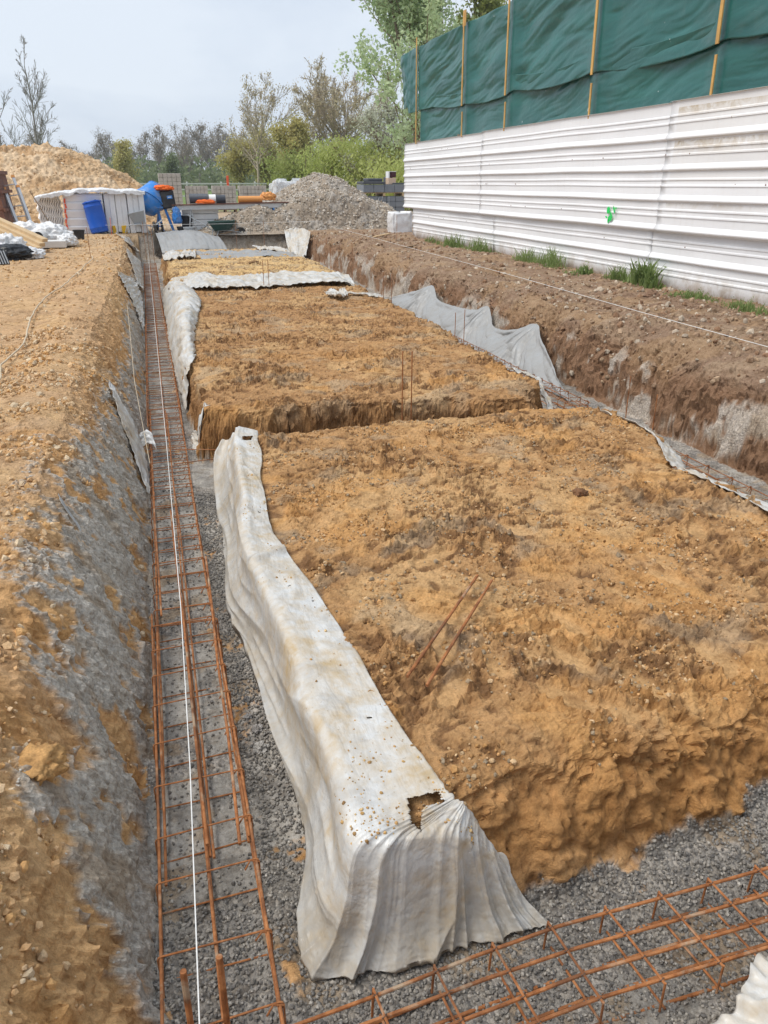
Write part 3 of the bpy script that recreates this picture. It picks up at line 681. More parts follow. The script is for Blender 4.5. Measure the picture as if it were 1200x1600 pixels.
# ------------------------------------------------------------------ plastic sheets
def catmull(Pn, n):
    Pn = np.asarray(Pn, float); m = len(Pn)
    t = np.linspace(0, m - 1, n); i = np.clip(np.floor(t).astype(int), 0, m - 2); f = (t - i)[:, None]
    f = f.reshape((-1,) + (1,) * (Pn.ndim - 1))
    g = lambda k: Pn[np.clip(i + k, 0, m - 1)]
    p0, p1, p2, p3 = g(-1), g(0), g(1), g(2)
    return .5 * (2 * p1 + (p2 - p0) * f + (2 * p0 - 5 * p1 + 4 * p2 - p3) * f ** 2 + (3 * p1 - p0 - 3 * p2 + p3) * f ** 3)
def grid_normals(G):
    du = np.gradient(G, axis=0); dv = np.gradient(G, axis=1)
    n = np.cross(du, dv); return n / (np.linalg.norm(n, axis=2, keepdims=True) + 1e-9)
def grid_mesh(name, G, mat, parent=None, keep=None, thick=.0025, flip=False):
    nu, nv = G.shape[:2]; idx = np.arange(nu * nv).reshape(nu, nv)
    F = np.stack([idx[:-1, :-1], idx[:-1, 1:], idx[1:, 1:], idx[1:, :-1]], -1).reshape(-1, 4)
    if flip: F = F[:, ::-1]
    if keep is not None:
        F = F[keep.reshape(-1)]; u, inv = np.unique(F, return_inverse=True); V = G.reshape(-1, 3)[u]; F = inv.reshape(-1, 4)
    else: V = G.reshape(-1, 3)
    o = link(name, np_mesh(name, V, F, True), mat, parent)
    if thick:
        md = o.modifiers.new('thickness', 'SOLIDIFY'); md.thickness = thick; md.offset = 0
    return o
def ridged(x, y, z=0, o=3, seed=0): 
    a, r, f = 1., 0., 1.
    for k in range(o):
        r = r + a * (1 - 2.2 * np.abs(perlin3(np.asarray(x) * f, np.asarray(y) * f, np.asarray(z) + 5.1 * k, seed + k))); a *= .5; f *= 2.1
    return r
def rest_on(G, eps=.012):
    G[..., 2] = np.maximum(G[..., 2], Hs(G[..., 0], G[..., 1]) + eps); return G
def ragged(G, amp, seed, freq=6.):
    """uneven outer edges"""
    nu, nv = G.shape[:2]; u = np.linspace(0, 1, nu)
    for e, s in ((0, 1), (-1, -2)):
        d = G[:, e] - G[:, s]; k = (fbm(u * freq * 2, 0 * u, seed, 3, seed) * amp)[:, None]
        dd = d / (np.linalg.norm(d, axis=1, keepdims=True) + 1e-9); G[:, e] += dd * k; G[:, s] += dd * k * .7
    return G

# --- the big sheet over the edge of the nearest platform
SEC = [  # inner, crest, outer (x, y, z)
 ((.66, 5.86, .50), (.52, 5.90, .53), (.40, 6.02, .40)), ((.63, 5.62, .50), (.46, 5.66, .52), (.31, 5.82, .24)), ((.62, 5.30, .50), (.43, 5.34, .52), (.275, 5.46, .10)), ((.55, 4.89, .50), (.40, 4.88, .52), (.27, 4.98, .07)),
 ((.52, 4.43, .50), (.375, 4.42, .52), (.24, 4.55, .07)), ((.49, 3.94, .50), (.325, 3.92, .515), (.195, 4.08, .07)), ((.53, 3.62, .50), (.32, 3.6, .515), (.215, 3.74, .08)),
 ((.57, 3.33, .50), (.345, 3.26, .515), (.265, 3.36, .10)), ((.62, 2.85, .50), (.372, 2.80, .515), (.29, 2.88, .10)), ((.66, 2.38, .50), (.388, 2.40, .51), (.300, 2.48, .10)),
 ((.70, 2.0, .50), (.395, 2.03, .51), (.312, 2.12, .08)), ((.725, 1.83, .50), (.385, 1.84, .50), (.25, 1.86, .07)), ((.735, 1.775, .50), (.385, 1.71, .485), (.215, 1.68, .06)),
 ((.742, 1.76, .495), (.42, 1.665, .47), (.29, 1.585, .055)), ((.75, 1.752, .49), (.52, 1.655, .46), (.43, 1.565, .055)), ((.765, 1.745, .485), (.63, 1.66, .45), (.585, 1.57, .055)),
 ((.775, 1.735, .465), (.72, 1.665, .42), (.735, 1.575, .055)), ((.82, 1.735, .38), (.815, 1.685, .33), (.89, 1.57, .055)), ((.92, 1.71, .20), (.93, 1.68, .18), (1.035, 1.565, .05))]
ROWS = []
for a, c, b in SEC:
    a, c, b = map(np.array, (a, c, b)); m1 = a * .5 + c * .5 + (0, 0, .006)
    m2 = c * .55 + b * .45; m2[:2] = c[:2] * .72 + b[:2] * .28
    m3 = c * .2 + b * .8; m3[:2] = c[:2] * .42 + b[:2] * .58
    ROWS.append([a, m1, c, m2, m3, b])
ROWS = np.array(ROWS)
NU, NV = 820, 130
G = catmull(ROWS, NU); G = np.swapaxes(catmull(np.swapaxes(G, 0, 1), NV), 0, 1)
u = np.linspace(0, 1, NU)[:, None] * np.ones((1, NV)); v = np.ones((NU, 1)) * np.linspace(0, 1, NV)[None]
arc = np.zeros(NU); mid = G[:, 82]; arc[1:] = np.cumsum(np.linalg.norm(np.diff(mid, axis=0), axis=1)); A_ = arc[:, None] * np.ones((1, NV))
fan = sstep(.60, .74, u)
n_ = grid_normals(G)
if n_[100, 10, 2] < 0: n_ = -n_
vv = sstep(.05, .35, v)
# corner pleats radiate from the tear and deepen towards the ground
cusp = lambda ph: 1 - 1.35 * np.abs(np.sin(ph)) ** .75
ph1 = A_ * 66 + 5.0 * fbm(A_ * 7, v * .5, 0, 2, 101); ph2 = A_ * 23 + 3.5 * fbm(A_ * 3.5, v * .4, 2, 2, 102)
env = np.clip(.55 + 1.2 * fbm(A_ * 5, v * .8, 1, 2, 103), .1, 1.4)
pl = .015 * cusp(ph1) * env + .032 * cusp(ph2) * np.clip(1.2 - .6 * env, .3, 1)
pleat = pl * fan * np.clip((v - .26) * 1.7, 0, 1) + .004 * cusp(ph1 * .7) * fan * sstep(.1, .3, v) + (.006 * cusp(ph2 * 1.6) + .003 * cusp(ph1 * 1.3)) * fan * sstep(.0, .08, v) * sstep(.5, .3, v)
# long slanting folds over the body
q1 = fbm(A_ * .8, v * 1.5, 0, 2, 104); qa = v * 8.5 + A_ * 1.5 + q1 * 1.1; qb = v * 22 + A_ * 4.2 + q1 * 2.4
e1 = np.clip(.45 + 1.3 * fbm(A_ * .9, v * 2.5, 3, 2, 105), 0, 1.3); e2 = np.clip(.2 + 1.5 * fbm(A_ * 1.6, v * 3, 5, 2, 106), 0, 1.2)
folds = .036 * cusp(qa) * e1 + .019 * cusp(qb) * e2
folds *= (1 - fan) * sstep(.28, .55, v)
topw = (.010 * cusp(A_ * 4 - v * 7 + 2 * q1) * np.clip(fbm(A_ * 1.3, v * 2, 7, 2, 107) * 2.2 - .1, 0, 1) + .006 * cusp(A_ * 9 + v * 12 + 3 * q1) * np.clip(fbm(A_ * 2, v * 3, 9, 2, 108) * 2.4 - .1, 0, 1)) * sstep(.5, .35, v)
hang = topw; crump = .0016 * ridged(A_ * 12, v * 10, 0, 2, 109) + .006 * fbm(A_ * 3, v * 2, 0, 2, 110)
# one cross fold where the sheet is doubled
cx = np.exp(-((A_ - 2.25 - .35 * v) / .035) ** 2) * sstep(.62, .2, v) * .02
G = G + n_ * (pleat + folds + hang + crump + cx)[..., None]
G = ragged(G, .02, 109, 9); 
edge = fbm(arc * 9, 0 * arc, 0, 3, 110); G[:, -1, 2] = .05 + .02 * edge
gz_ = Hs(G[..., 0], G[..., 1]); G[..., 2] = np.where(v < .48, np.maximum(G[..., 2], gz_ + .008), np.maximum(G[..., 2], np.minimum(gz_, .16) * .7 + .02))
G[:, 0, 2] = gz_[:, 0] + .006
cen = (G[:-1, :-1] + G[1:, 1:]) / 2
def inpoly(x, y, poly):
    return sdf(x, y, np.array(poly)) > 0
jag = .008 * fbm(cen[..., 0] * 60, cen[..., 1] * 60, 0, 2, 111)
hole = inpoly(cen[..., 0] + jag, cen[..., 1] + jag, [(.593, 1.785), (.700, 1.79), (.705, 1.748), (.628, 1.735), (.600, 1.668), (.578, 1.70)]) & (v[1:, 1:] < .6)
hole |= inpoly(cen[..., 0] + jag, cen[..., 1] + jag, [(.520, 5.68), (.61, 5.72), (.575, 5.60), (.51, 5.59)])
for hx, hy, hr in ((.47, 3.25, .007), (.45, 4.2, .008), (.55, 3.1, .006), (.58, 2.2, .007)):
    hole |= np.hypot(cen[..., 0] - hx, cen[..., 1] - hy) + jag * .7 < hr
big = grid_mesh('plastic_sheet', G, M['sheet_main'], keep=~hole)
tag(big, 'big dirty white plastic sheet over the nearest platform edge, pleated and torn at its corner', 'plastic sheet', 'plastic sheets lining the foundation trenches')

rng = np.random.default_rng(61)
iu, iv = rng.integers(40, NU - 60, 1500), rng.integers(2, 54, 1500)
kp = (fbm(A_[iu, iv] * 3.2, v[iu, iv] * 5, 3, 2, 113) > rng.uniform(.05, .5, 1500)) & ~hole[iu, iv]
Pm = G[iu[kp], iv[kp]]; szm = rng.uniform(.0015, .0045, len(Pm)) * rng.choice([1, 1, 1, 1.8], len(Pm)); Pm = Pm + np.array([0, 0, 1]) * szm[:, None] * .4
tag(stones('mud_crumbs', Pm, szm, tint(rng, len(Pm), [(.50, .31, .12), (.42, .25, .10), (.56, .40, .20), (.34, .20, .08)], .2), 62, M['stone']), 'ochre mud crumbs fallen on the big plastic sheet', 'mud crumbs', kind='stuff')
def sheet(label, inner, outer, nu=90, nv=26, mat='sheet', fold=.02, crk=.012, seed=1, eps=.012, rag=.03, sag=0, fu=5., fv=3., name='plastic_sheet', mids=None):
    """inner / outer are polylines; missing z rests on the ground"""
    def z3(p): return p if len(p) == 3 else (p[0], p[1], H(p[0], p[1]) + eps)
    a = catmull([z3(p) for p in inner], nu); b = catmull([z3(p) for p in outer], nu)
    t = np.linspace(0, 1, nv)[None, :, None]
    if mids is not None:
        mm = catmull([z3(p) for p in mids], nu)
        Gg = a[:, None] * (1 - t) * (1 - 2 * t) + mm[:, None] * 4 * t * (1 - t) + b[:, None] * t * (2 * t - 1)
    else: Gg = a[:, None] * (1 - t) + b[:, None] * t
    n = grid_normals(Gg); n[n[..., 2] < 0] *= -1
    ar = np.zeros(nu); ar[1:] = np.cumsum(np.linalg.norm(np.diff(a * .5 + b * .5, axis=0), axis=1))
    U = ar[:, None] * np.ones((1, nv)); V = np.ones((nu, 1)) * np.linspace(0, 1, nv)[None] 
    w = fbm(U * 2, V * 2, 0, 2, seed)
    Gg = Gg + n * (fold * ridged(U * fu + w * .8, V * .8, 0, 2, seed + 1) + crk * fbm(U * 6, V * fv, 0, 3, seed + 2) + crk * .8 * ridged(U * 9, V * fv * 1.6, 0, 2, seed + 3))[..., None]
    Gg = ragged(Gg, rag, seed + 4, max(3, ar[-1] * 2))
    Gg = rest_on(Gg, eps * .7)
    o = grid_mesh(name, Gg, M[mat])
    return tag(o, label, 'plastic sheet', 'plastic sheets lining the foundation trenches')
# left edge of the second platform
sheet('long crumpled plastic strip hanging down the left edge of the second clay platform', [(.62, 14.2), (.66, 13.0), (.62, 12.4), (.50, 11.3), (.40, 10.3), (.34, 9.3), (.30, 8.3)], [(.20, 16.6, .25), (.17, 14.6, .12), (.165, 13.0, .1), (.16, 11.8, .1), (.16, 10.6, .1), (.18, 9.4, .1), (.22, 8.1, .08)],
      120, 34, 'sheet', .03, .02, 201, mids=[(.36, 15.2, .6), (.36, 13.8, .6), (.37, 12.8, .58), (.33, 11.6, .57), (.30, 10.4, .56), (.27, 9.3, .5), (.25, 8.2, .36)])
sheet('wide plastic sheet lying across the shallow trench between second and third clay platform', [(.30, 17.2), (.8, 17.0), (1.4, 16.4), (2.1, 16.5), (2.6, 16.9), (3.4, 16.5), (3.9, 16.1)], [(.24, 14.6, .5), (.8, 14.5), (1.3, 14.5), (2.0, 14.45), (2.9, 14.6), (3.5, 14.6), (3.95, 14.6)],
      150, 40, 'sheet', .035, .03, 211, fu=2.2, fv=5)
sheet('small crumpled plastic scrap on the far right of the second clay platform', [(2.78, 13.2), (2.9, 13.5), (3.0, 13.3), (3.15, 13.5)], [(2.80, 12.7), (2.9, 12.55), (3.05, 12.8), (3.12, 12.9)], 50, 24, 'sheet', .05, .04, 221, fu=6, fv=6)
sheet('thin folded plastic strip by the right rim of the second clay platform', [(3.2, 13.5), (3.45, 13.25), (3.75, 13.2)], [(3.2, 13.2), (3.45, 13.0), (3.8, 13.0)], 50, 14, 'sheet', .02, .02, 222)
sheet('narrow plastic strip lying along the right rim of the nearest clay platform', [(3.54, 5.62), (3.62, 5.25), (3.60, 4.92), (3.36, 4.42)], [(3.72, 5.55, .40), (3.80, 5.1, .38), (3.72, 4.72, .34), (3.50, 4.30, .36)], 60, 20, 'sheet', .012, .012, 231, rag=.02)
sheet('straight plastic edging strip on the near right rim of the nearest platform', [(3.32, 4.18), (3.35, 3.7), (3.36, 3.2), (3.36, 2.6)], [(3.46, 4.12, .46), (3.50, 3.7, .45), (3.52, 3.2, .45), (3.52, 2.6, .45)], 60, 16, 'sheet', .01, .01, 232, rag=.015)
sheet('torn white plastic scrap at the right front corner of the second platform', [(3.42, 7.3), (3.50, 7.1), (3.48, 6.75)], [(3.68, 7.4, .40), (3.72, 7.0, .38), (3.58, 6.5, .2)], 40, 18, 'sheet', .02, .02, 233)
# left bank
sheet('pointed white plastic tongue lying on the concrete covered left bank', [(-.50, 7.3), (-.44, 6.9), (-.35, 6.45), (-.235, 5.75, .13)], [(-.46, 7.28), (-.29, 6.95), (-.235, 6.5), (-.215, 5.72, .11)], 70, 20, 'sheet', .012, .008, 241, rag=.004, eps=.05)
sheet('white plastic flap hanging low on the left bank beside the far rebar', [(-.62, 14.9), (-.50, 14.3), (-.36, 13.7), (-.27, 13.0, .12)], [(-.42, 17.2), (-.33, 16.4, .45), (-.26, 15.2, .3), (-.245, 13.1, .1)], 70, 26, 'sheet', .02, .02, 242, rag=.02)
sheet('crumpled white plastic hanging down the left bank near the trench end', [(-.60, 21.5), (-.55, 20), (-.45, 18.8), (-.37, 17.6)], [(-.30, 22.0, .4), (-.27, 20.6, .25), (-.255, 19.2, .2), (-.25, 17.5, .18)], 70, 26, 'sheet', .03, .02, 243)
sheet('white plastic piece topmost on the left bank at the trench end', [(-.98, 26.6), (-.85, 25.2), (-.66, 23.6)], [(-.60, 26.8), (-.42, 25.3), (-.31, 23.9, .45)], 50, 24, 'sheet', .03, .03, 244)
sheet('small twisted white plastic scrap in front of the second platform beside the rebar', [(.22, 7.05, .12), (.26, 6.95, .2), (.30, 6.8, .16)], [(.17, 6.75, .08), (.26, 6.7, .07), (.36, 6.72, .09)], 40, 16, 'sheet', .02, .02, 245, rag=.03)
# trench end
sheet('grey plastic sheet covering the mound at the far left trench end', [(.15, 26.95), (.6, 27.3), (1.3, 27.3), (2.0, 27.1)], [(.35, 24.6, .35), (.8, 24.5, .4), (1.5, 24.6, .45), (2.3, 24.9, .3)], 80, 34, 'sheet_grey', .012, .02, 251, mids=[(.2, 26.2, .84), (.7, 26.2, .86), (1.4, 26.3, .88), (2.1, 26.2, .7)], fu=2.5, fv=4)
sheet('crumpled pale plastic heap at the near left corner of the last clay platform', [(.36, 22.6), (.6, 22.9), (.95, 22.7), (1.2, 22.9)], [(.30, 21.0, .45), (.6, 20.8), (.85, 20.9), (1.1, 21.3)], 60, 30, 'sheet', .05, .05, 252, fu=3, fv=5)
sheet('long grey plastic strip across the gap before the last clay platform', [(1.2, 22.9), (2.0, 23.2), (3.0, 22.9), (3.9, 22.6)], [(1.3, 21.5), (2.0, 21.6), (2.9, 21.4), (4.0, 21.5)], 80, 24, 'sheet_grey', .03, .03, 253, fu=2, fv=4)
sheet('rumpled white plastic at the right end of the last clay platform', [(2.9, 24.0), (3.3, 24.0), (3.8, 23.2), (4.0, 21.6)], [(3.1, 23.3), (3.4, 23.0), (4.1, 22.2, .3), (4.25, 21.0, .15)], 60, 24, 'sheet', .04, .03, 254, fu=3, fv=4)
sheet('fan pleated white plastic hung on the far right corner of the trench', [(4.35, 26.95, .8), (4.75, 27.0, .85), (5.05, 26.6, .82), (5.1, 25.9, .8)], [(4.35, 26.1, .2), (4.5, 25.6, .12), (4.62, 25.3, .12), (4.75, 25.1, .15)], 60, 26, 'sheet', .05, .02, 255, fu=5, eps=.02)
sheet('pale plastic sheet corner lying on the rebar at the bottom right of the picture', [(1.06, .96, .19), (1.20, 1.00, .22), (1.34, 1.06, .27), (1.52, 1.12, .23), (1.9, 1.10, .20)], [(1.15, .62, .4), (1.3, .6, .5), (1.5, .6, .52), (1.7, .62, .5), (2.0, .65, .45)], 90, 40, 'sheet', .03, .02, 261, fu=9, fv=5)

# big grey sheet hung in peaks along the right trench
pk = [(4.62, 14.9, .22), (4.86, 14.0, .46), (4.90, 13.45, .60), (4.86, 12.9, .44), (4.86, 12.2, .43), (4.88, 11.35, .48), (4.90, 10.95, .58), (4.86, 10.55, .38), (4.86, 10.1, .38), (4.88, 9.7, .47), (4.90, 9.35, .58), (4.80, 8.85, .46), (4.70, 8.4, .33), (4.58, 7.95, .20), (4.46, 7.45, .07)]
ft = [(4.45, 14.6, .06), (4.42, 14.0, .05), (4.40, 13.45, .05), (4.42, 12.9, .05), (4.42, 12.2, .05), (4.42, 11.4, .05), (4.42, 10.95, .05), (4.42, 10.5, .05), (4.42, 10.0, .05), (4.42, 9.6, .05), (4.42, 9.2, .05), (4.42, 8.7, .05), (4.42, 8.25, .05), (4.42, 7.8, .05), (4.42, 7.4, .05)]
nu, nv = 460, 70
a = catmull(pk, nu); a[:, 2] = np.maximum(a[:, 2], .06); b = catmull(ft, nu); t = np.linspace(0, 1, nv)[None, :, None]
G = a[:, None] * (1 - t) + b[:, None] * t
V = np.ones((nu, 1)) * np.linspace(0, 1, nv)[None]; yy = G[..., 1]
G[..., 0] += (-.05 * np.sin(V * math.pi))
pl = np.zeros_like(V)
for py in (13.45, 10.95, 9.35):      # folds fan out below each peak
    ang = np.arctan2((yy - py), .10 + V * .5); wgt = np.exp(-((yy - py) / .8) ** 2)
    pl += (.060 * cusp(ang * 5.0 + py) + .030 * cusp(ang * 12 + 2 * fbm(yy, V, py, 2, 300))) * wgt * sstep(.02, .25, V)
G[..., 0] += -.10 + pl + .02 * fbm(yy * 2.2, V * 2, 0, 3, 301) + .02 * cusp(yy * 2.4 + V * 4) * sstep(.1, .4, V)
valley = 1 - np.maximum.reduce([np.exp(-((yy - py) / .35) ** 2) for py in (13.45, 10.95, 9.35)])
G[..., 2] += .012 * fbm(yy * 7, V * 3, 0, 2, 302)
G[..., 0] -= .06 * valley * sstep(.25, .0, V)
tag(grid_mesh('plastic_sheet', G, M['sheet_grey']), 'grey plastic sheet hung in three peaks along the right trench bank', 'plastic sheet', 'plastic sheets lining the foundation trenches')
# blue and white rag on the rebar
sheet('small white and pale blue rag caught on the left rebar', [(-.235, 6.92, .22), (-.19, 6.86, .27), (-.15, 6.80, .24)], [(-.22, 6.80, .15), (-.18, 6.74, .19), (-.14, 6.68, .14)], 30, 18, 'sheet_clean', .02, .02, 271, name='rag', rag=.02)['category'] = 'rag'
del [o for o in S.objects if o.name == 'rag'][0]['group']

# ------------------------------------------------------------------ rebar
def bar_mb(p0, p1, r=.006, n=8, wob=.0, seed=0, k=2, hook=None):
    rg_ = random.Random(seed); p0, p1 = Vector(p0), Vector(p1); pts = []
    for i in range(k):
        t = i / (k - 1); p = p0.lerp(p1, t)
        if 0 < i < k - 1: p = p + Vector((rg_.uniform(-wob, wob), rg_.uniform(-wob, wob) * .2, rg_.uniform(-wob, wob)))
        pts.append(p)
    return MB().tube(pts, r, n)
def stirrup_mesh(w, h, r=.0033, tail=.05):
    c = .012; P_ = []
    def corner(cx_, cz_, a0):
        for a in (0, 45, 90):
            q = rad(a0 + a); P_.append((cx_ + c * math.cos(q), 0, cz_ + c * math.sin(q)))
    P_.append((w / 2 - .012, .008, h - tail)); 
    corner(w / 2 - c, h - c, 0); corner(-w / 2 + c, h - c, 90); corner(-w / 2 + c, c, 180); corner(w / 2 - c, c, 270)
    P_.append((w / 2, -.004, h - c)); P_.append((w / 2 - .03, -.006, h + .004)); P_.append((w / 2 - tail, -.006, h - .03))
    return MB().tube(P_, r, 6)
def cage(label, y0, y1, xs=(-.2, -.04, .12), zt=.155, zb=.05, step=.2, dx=0, seed=0, grp='rebar cages in the foundation trenches', s0=.1, rx=.0053, tilt=0.0):
    rg_ = random.Random(seed)
    root = empty('rebar_cage', ((xs[0] + xs[-1]) / 2 + dx, y0, .03), 0, label, 'rebar cage', grp)
    o = Vector(root.location); k = max(3, int((y1 - y0) / .8))
    for x in xs:
        for z, nm in ((zt, 0), (zb, 1)):
            jx = rg_.uniform(-.008, .008); e0 = rg_.uniform(-.08, .08); e1 = rg_.uniform(-.1, .1)
            bar_mb(Vector((x + dx + jx, y0 + e0, z)) - o, Vector((x + dx + jx + tilt, y1 + e1, z)) - o, rx, 8, .010, rg_.randrange(9999), k).build('bar', M['rust'], root, True)
    proto = None; y = s0; n_s = 0
    while y < (y1 - y0) - .05 and n_s < 100:
        if proto is None: proto = stirrup_mesh(xs[-1] - xs[0] + .022, zt - zb + .022).build('stirrup', M['rust'], root, True); s = proto
        else: s = proto.copy(); COL.objects.link(s); s.parent = root
        s.location = ((xs[0] + xs[-1]) / 2 + dx - o.x + tilt * y / (y1 - y0), y + rg_.uniform(-.02, .02), zb - .011 - o.z); s.rotation_euler = (rg_.uniform(-.12, .12), 0, rg_.uniform(-.05, .09))
        y += step * rg_.uniform(.9, 1.1); n_s += 1
    return root
cage('nearest rusty rebar cage in the left trench, under the white string', .75, 3.75, seed=1, step=.235, s0=.2)
cage('second rusty rebar cage in the left trench, overlapping the nearest one', 2.12, 8.1, (-.185, -.025, .105), .142, .062, .19, seed=2, s0=1.55)
cage('third rusty rebar cage in the left trench beside the second clay platform', 7.4, 13.4, seed=3, step=.2, s0=.6)
cage('fourth rusty rebar cage in the left trench beside the plastic strip', 12.8, 18.8, (-.19, -.03, .11), seed=4, step=.2, s0=.6)
cage('farthest rusty rebar cage in the left trench', 18.2, 24.2, seed=5, step=.2, s0=.6)
# cage lying across the front
def front_cage():
    x0 = .16; root = empty('rebar_cage', (x0, 1.35, .03), 0, 'flat rusty rebar mesh cage crossing the front trench at the bottom right', 'rebar cage', 'rebar cages in the foundation trenches')
    o = Vector(root.location); rows = [(1.405, 1.485), (1.345, 1.40), (1.262, 1.318), (1.182, 1.24)]
    x1 = 3.4; rg_ = random.Random(8)
    yat = lambda r, x: r[0] + (r[1] - r[0]) * min(1, (x - x0) / .8)
    for i, r in enumerate(rows):
        for z in (.155, .036):
            pts = [Vector((x, yat(r, x), z + rg_.uniform(-.004, .004))) - o for x in (x0 + rg_.uniform(-.03, .03), .4, .7, 1.0, 1.5, 2.2, x1)]
            MB().tube(pts, .0058, 8).build('bar', M['rust'], root, True)
    x = .385
    while x < x1 - .05:
        ya, yb = yat(rows[0], x) + .012, yat(rows[3], x) - .02
        dx = .03
        MB().tube([Vector((x, ya, .164)) - o, Vector((x + dx, yb, .164)) - o], .0042, 6).build('tie_bar', M['rust'], root, True)
        MB().tube([Vector((x + .02, ya, .046)) - o, Vector((x + .02 + dx, yb, .046)) - o], .0042, 6).build('tie_bar', M['rust'], root, True)
        MB().tube([Vector((x, ya, .168)) - o, Vector((x - .004, ya + .002, .045)) - o], .004, 6).build('upright', M['rust'], root, True)
        MB().tube([Vector((x + dx, yb, .168)) - o, Vector((x + dx, yb, .045)) - o], .004, 6).build('upright', M['rust'], root, True)
        for r in rows:
            if x > 2.3: break
            tx = x + dx * (ya - yat(r, x)) / (ya - yb); ty = yat(r, x); q = []
            for k in range(15):
                aa = k / 14 * 4 * math.pi; q.append(Vector((tx + .0085 * math.cos(aa) * (1 if k % 2 else .8), ty + .0085 * math.cos(aa + 1.2), .159 + .0095 * math.sin(aa))) - o)
            q.append(q[-1] + Vector((rg_.uniform(-.012, .012), rg_.uniform(-.015, 0), rg_.uniform(.008, .02))))
            MB().tube(q, .0011, 4).build('tie_wire', M['dark_wire'], root, True)
        x += .2 + rg_.uniform(-.012, .012)
front_cage()
cage('rusty rebar cage in the right trench beside the nearest platform', 1.6, 7.3, (4.0, 4.13, 4.26), .13, .05, .25, seed=9, rx=.0042)
cage('rusty rebar cage in the right trench in front of the hung grey sheet', 6.9, 15, (4.02, 4.14, 4.27), .17, .05, .22, seed=10, rx=.0042)
# loose lap bars in the left trench
for i, (p0, p1, lb) in enumerate([((-.155, 3.75, .17), (-.17, 5.6, .17), 'loose rusty lap bar lying left of centre in the left rebar cage'),
                                 ((-.06, 5.2, .175), (-.035, 2.1, .172), 'long rusty lap bar lying along the middle of the left rebar cage'),
                                 ((.125, 4.4, .17), (.075, 2.08, .165), 'rusty lap bar along the right rail of the left rebar cage')]):
    o = bar_mb(p0, p1, .0062, 8, .006, 40 + i, 5).build('lap_bar', M['rust'], None, True); tag(o, lb, 'rebar', 'loose lap bars in the left trench')
for x0_, y0_, x1_, y1_, lb in ((-.02, 6.55, .62, 6.3, 'thin rusty cross bar poking from the left trench under the top of the big sheet'), (.0, 6.15, .42, 6.16, 'short rusty cross bar just nearer than the thin one by the big sheet')):
    o = bar_mb((x0_, y0_, .19), (x1_, y1_, .2), .004, 8, .004, 5, 3).build('cross_bar', M['rust'], None, True); tag(o, lb, 'rebar', 'cross bars beside the big sheet')
for i, (a_, b_, lb) in enumerate([((.78, 2.37), (1.36, 3.06), 'left one of the two rusty rods lying side by side on the nearest clay platform'), ((.84, 2.31), (1.41, 3.0), 'right one of the two rusty rods lying side by side on the nearest clay platform')]):
    tt = np.linspace(0, 1, 60); lx, ly = a_[0] + (b_[0] - a_[0]) * tt, a_[1] + (b_[1] - a_[1]) * tt; lz = at_grid(PZ, lx, ly)
    k1 = np.polyfit(tt, lz, 1); over = np.max(lz - np.polyval(k1, tt)) - .004; za, zb = np.polyval(k1, 0) + over + .006, np.polyval(k1, 1) + over + .006
    o = bar_mb((a_[0], a_[1], za), (b_[0], b_[1], zb), .0068, 10, .001, 20 + i, 5).build('steel_rod', M['rust'], None, True); tag(o, lb, 'steel rod', 'rods lying on the clay')
def pin(x, y, top, label, z0=None, r=.0055, lean=(0, 0), grp='upright steel pins around the trenches', name='steel_pin'):
    z0 = H(x, y) - .03 if z0 is None else z0
    o = bar_mb((x, y, z0), (x + lean[0], y + lean[1], top), r, 8, .002, 3, 3).build(name, M['rust'], None, True)
    return tag(o, label, 'steel pin', grp)
pin(-.117, 1.39, .50, 'left one of the two short steel pins standing at the bottom of the left trench', .03, .0085)
pin(-.027, 1.405, .50, 'right one of the two short steel pins standing at the bottom of the left trench', .03, .0085)
pin(1.96, 6.2, .99, 'left one of the paired tall steel pins in front of the second clay platform', .04)
pin(2.05, 6.22, .98, 'right one of the paired tall steel pins in front of the second clay platform', .04)
pin(-1.25, 18.58, 1.42, 'lone thin steel pin on the left ground in front of the blue barrel')
pin(1.96, 14.77, .98, 'left one of the paired steel pins on the wide plastic sheet'); pin(2.05, 14.74, 1.0, 'right one of the paired steel pins on the wide plastic sheet')
pin(4.03, 10.3, .62, 'left pin of the pair before the grey hung sheet', .04); pin(4.16, 10.28, .66, 'right pin of the pair before the grey hung sheet', .04)
pin(4.1, 14.2, .78, 'left pin of the pair at the far end of the grey hung sheet', .04); pin(4.2, 14.0, .76, 'right pin of the pair at the far end of the grey hung sheet', .04)
pin(4.58, 6.75, .48, 'steel pin in the right trench in front of the brown bank', .04); pin(4.60, 6.3, .40, 'shorter steel pin in the right trench in front of the brown bank', .04)
pin(6.5, 21.2, 1.5, 'steel pin standing on the right bank near the fence end', .7)
pin(4.4, 20.5, 1.0, 'left pin of two in the far right trench', .04); pin(4.6, 18.6, 1.0, 'right pin of two in the far right trench', .04)
pin(2.7, 26.3, 1.25, 'steel pin at the far trench end left of the pleated plastic', .04); pin(3.6, 26.4, 1.2, 'steel pin at the far trench end nearest the pleated plastic', .04)
pin(-.12, 25.2, 1.25, 'left steel pin rising from the end of the far rebar', .04); pin(-.02, 25.4, 1.22, 'middle steel pin rising from the end of the far rebar', .04); pin(.1, 25.0, 1.15, 'right steel pin rising from the end of the far rebar', .04)
pin(3.9, 17.8, .95, 'steel pin at the right rim of the third clay platform')

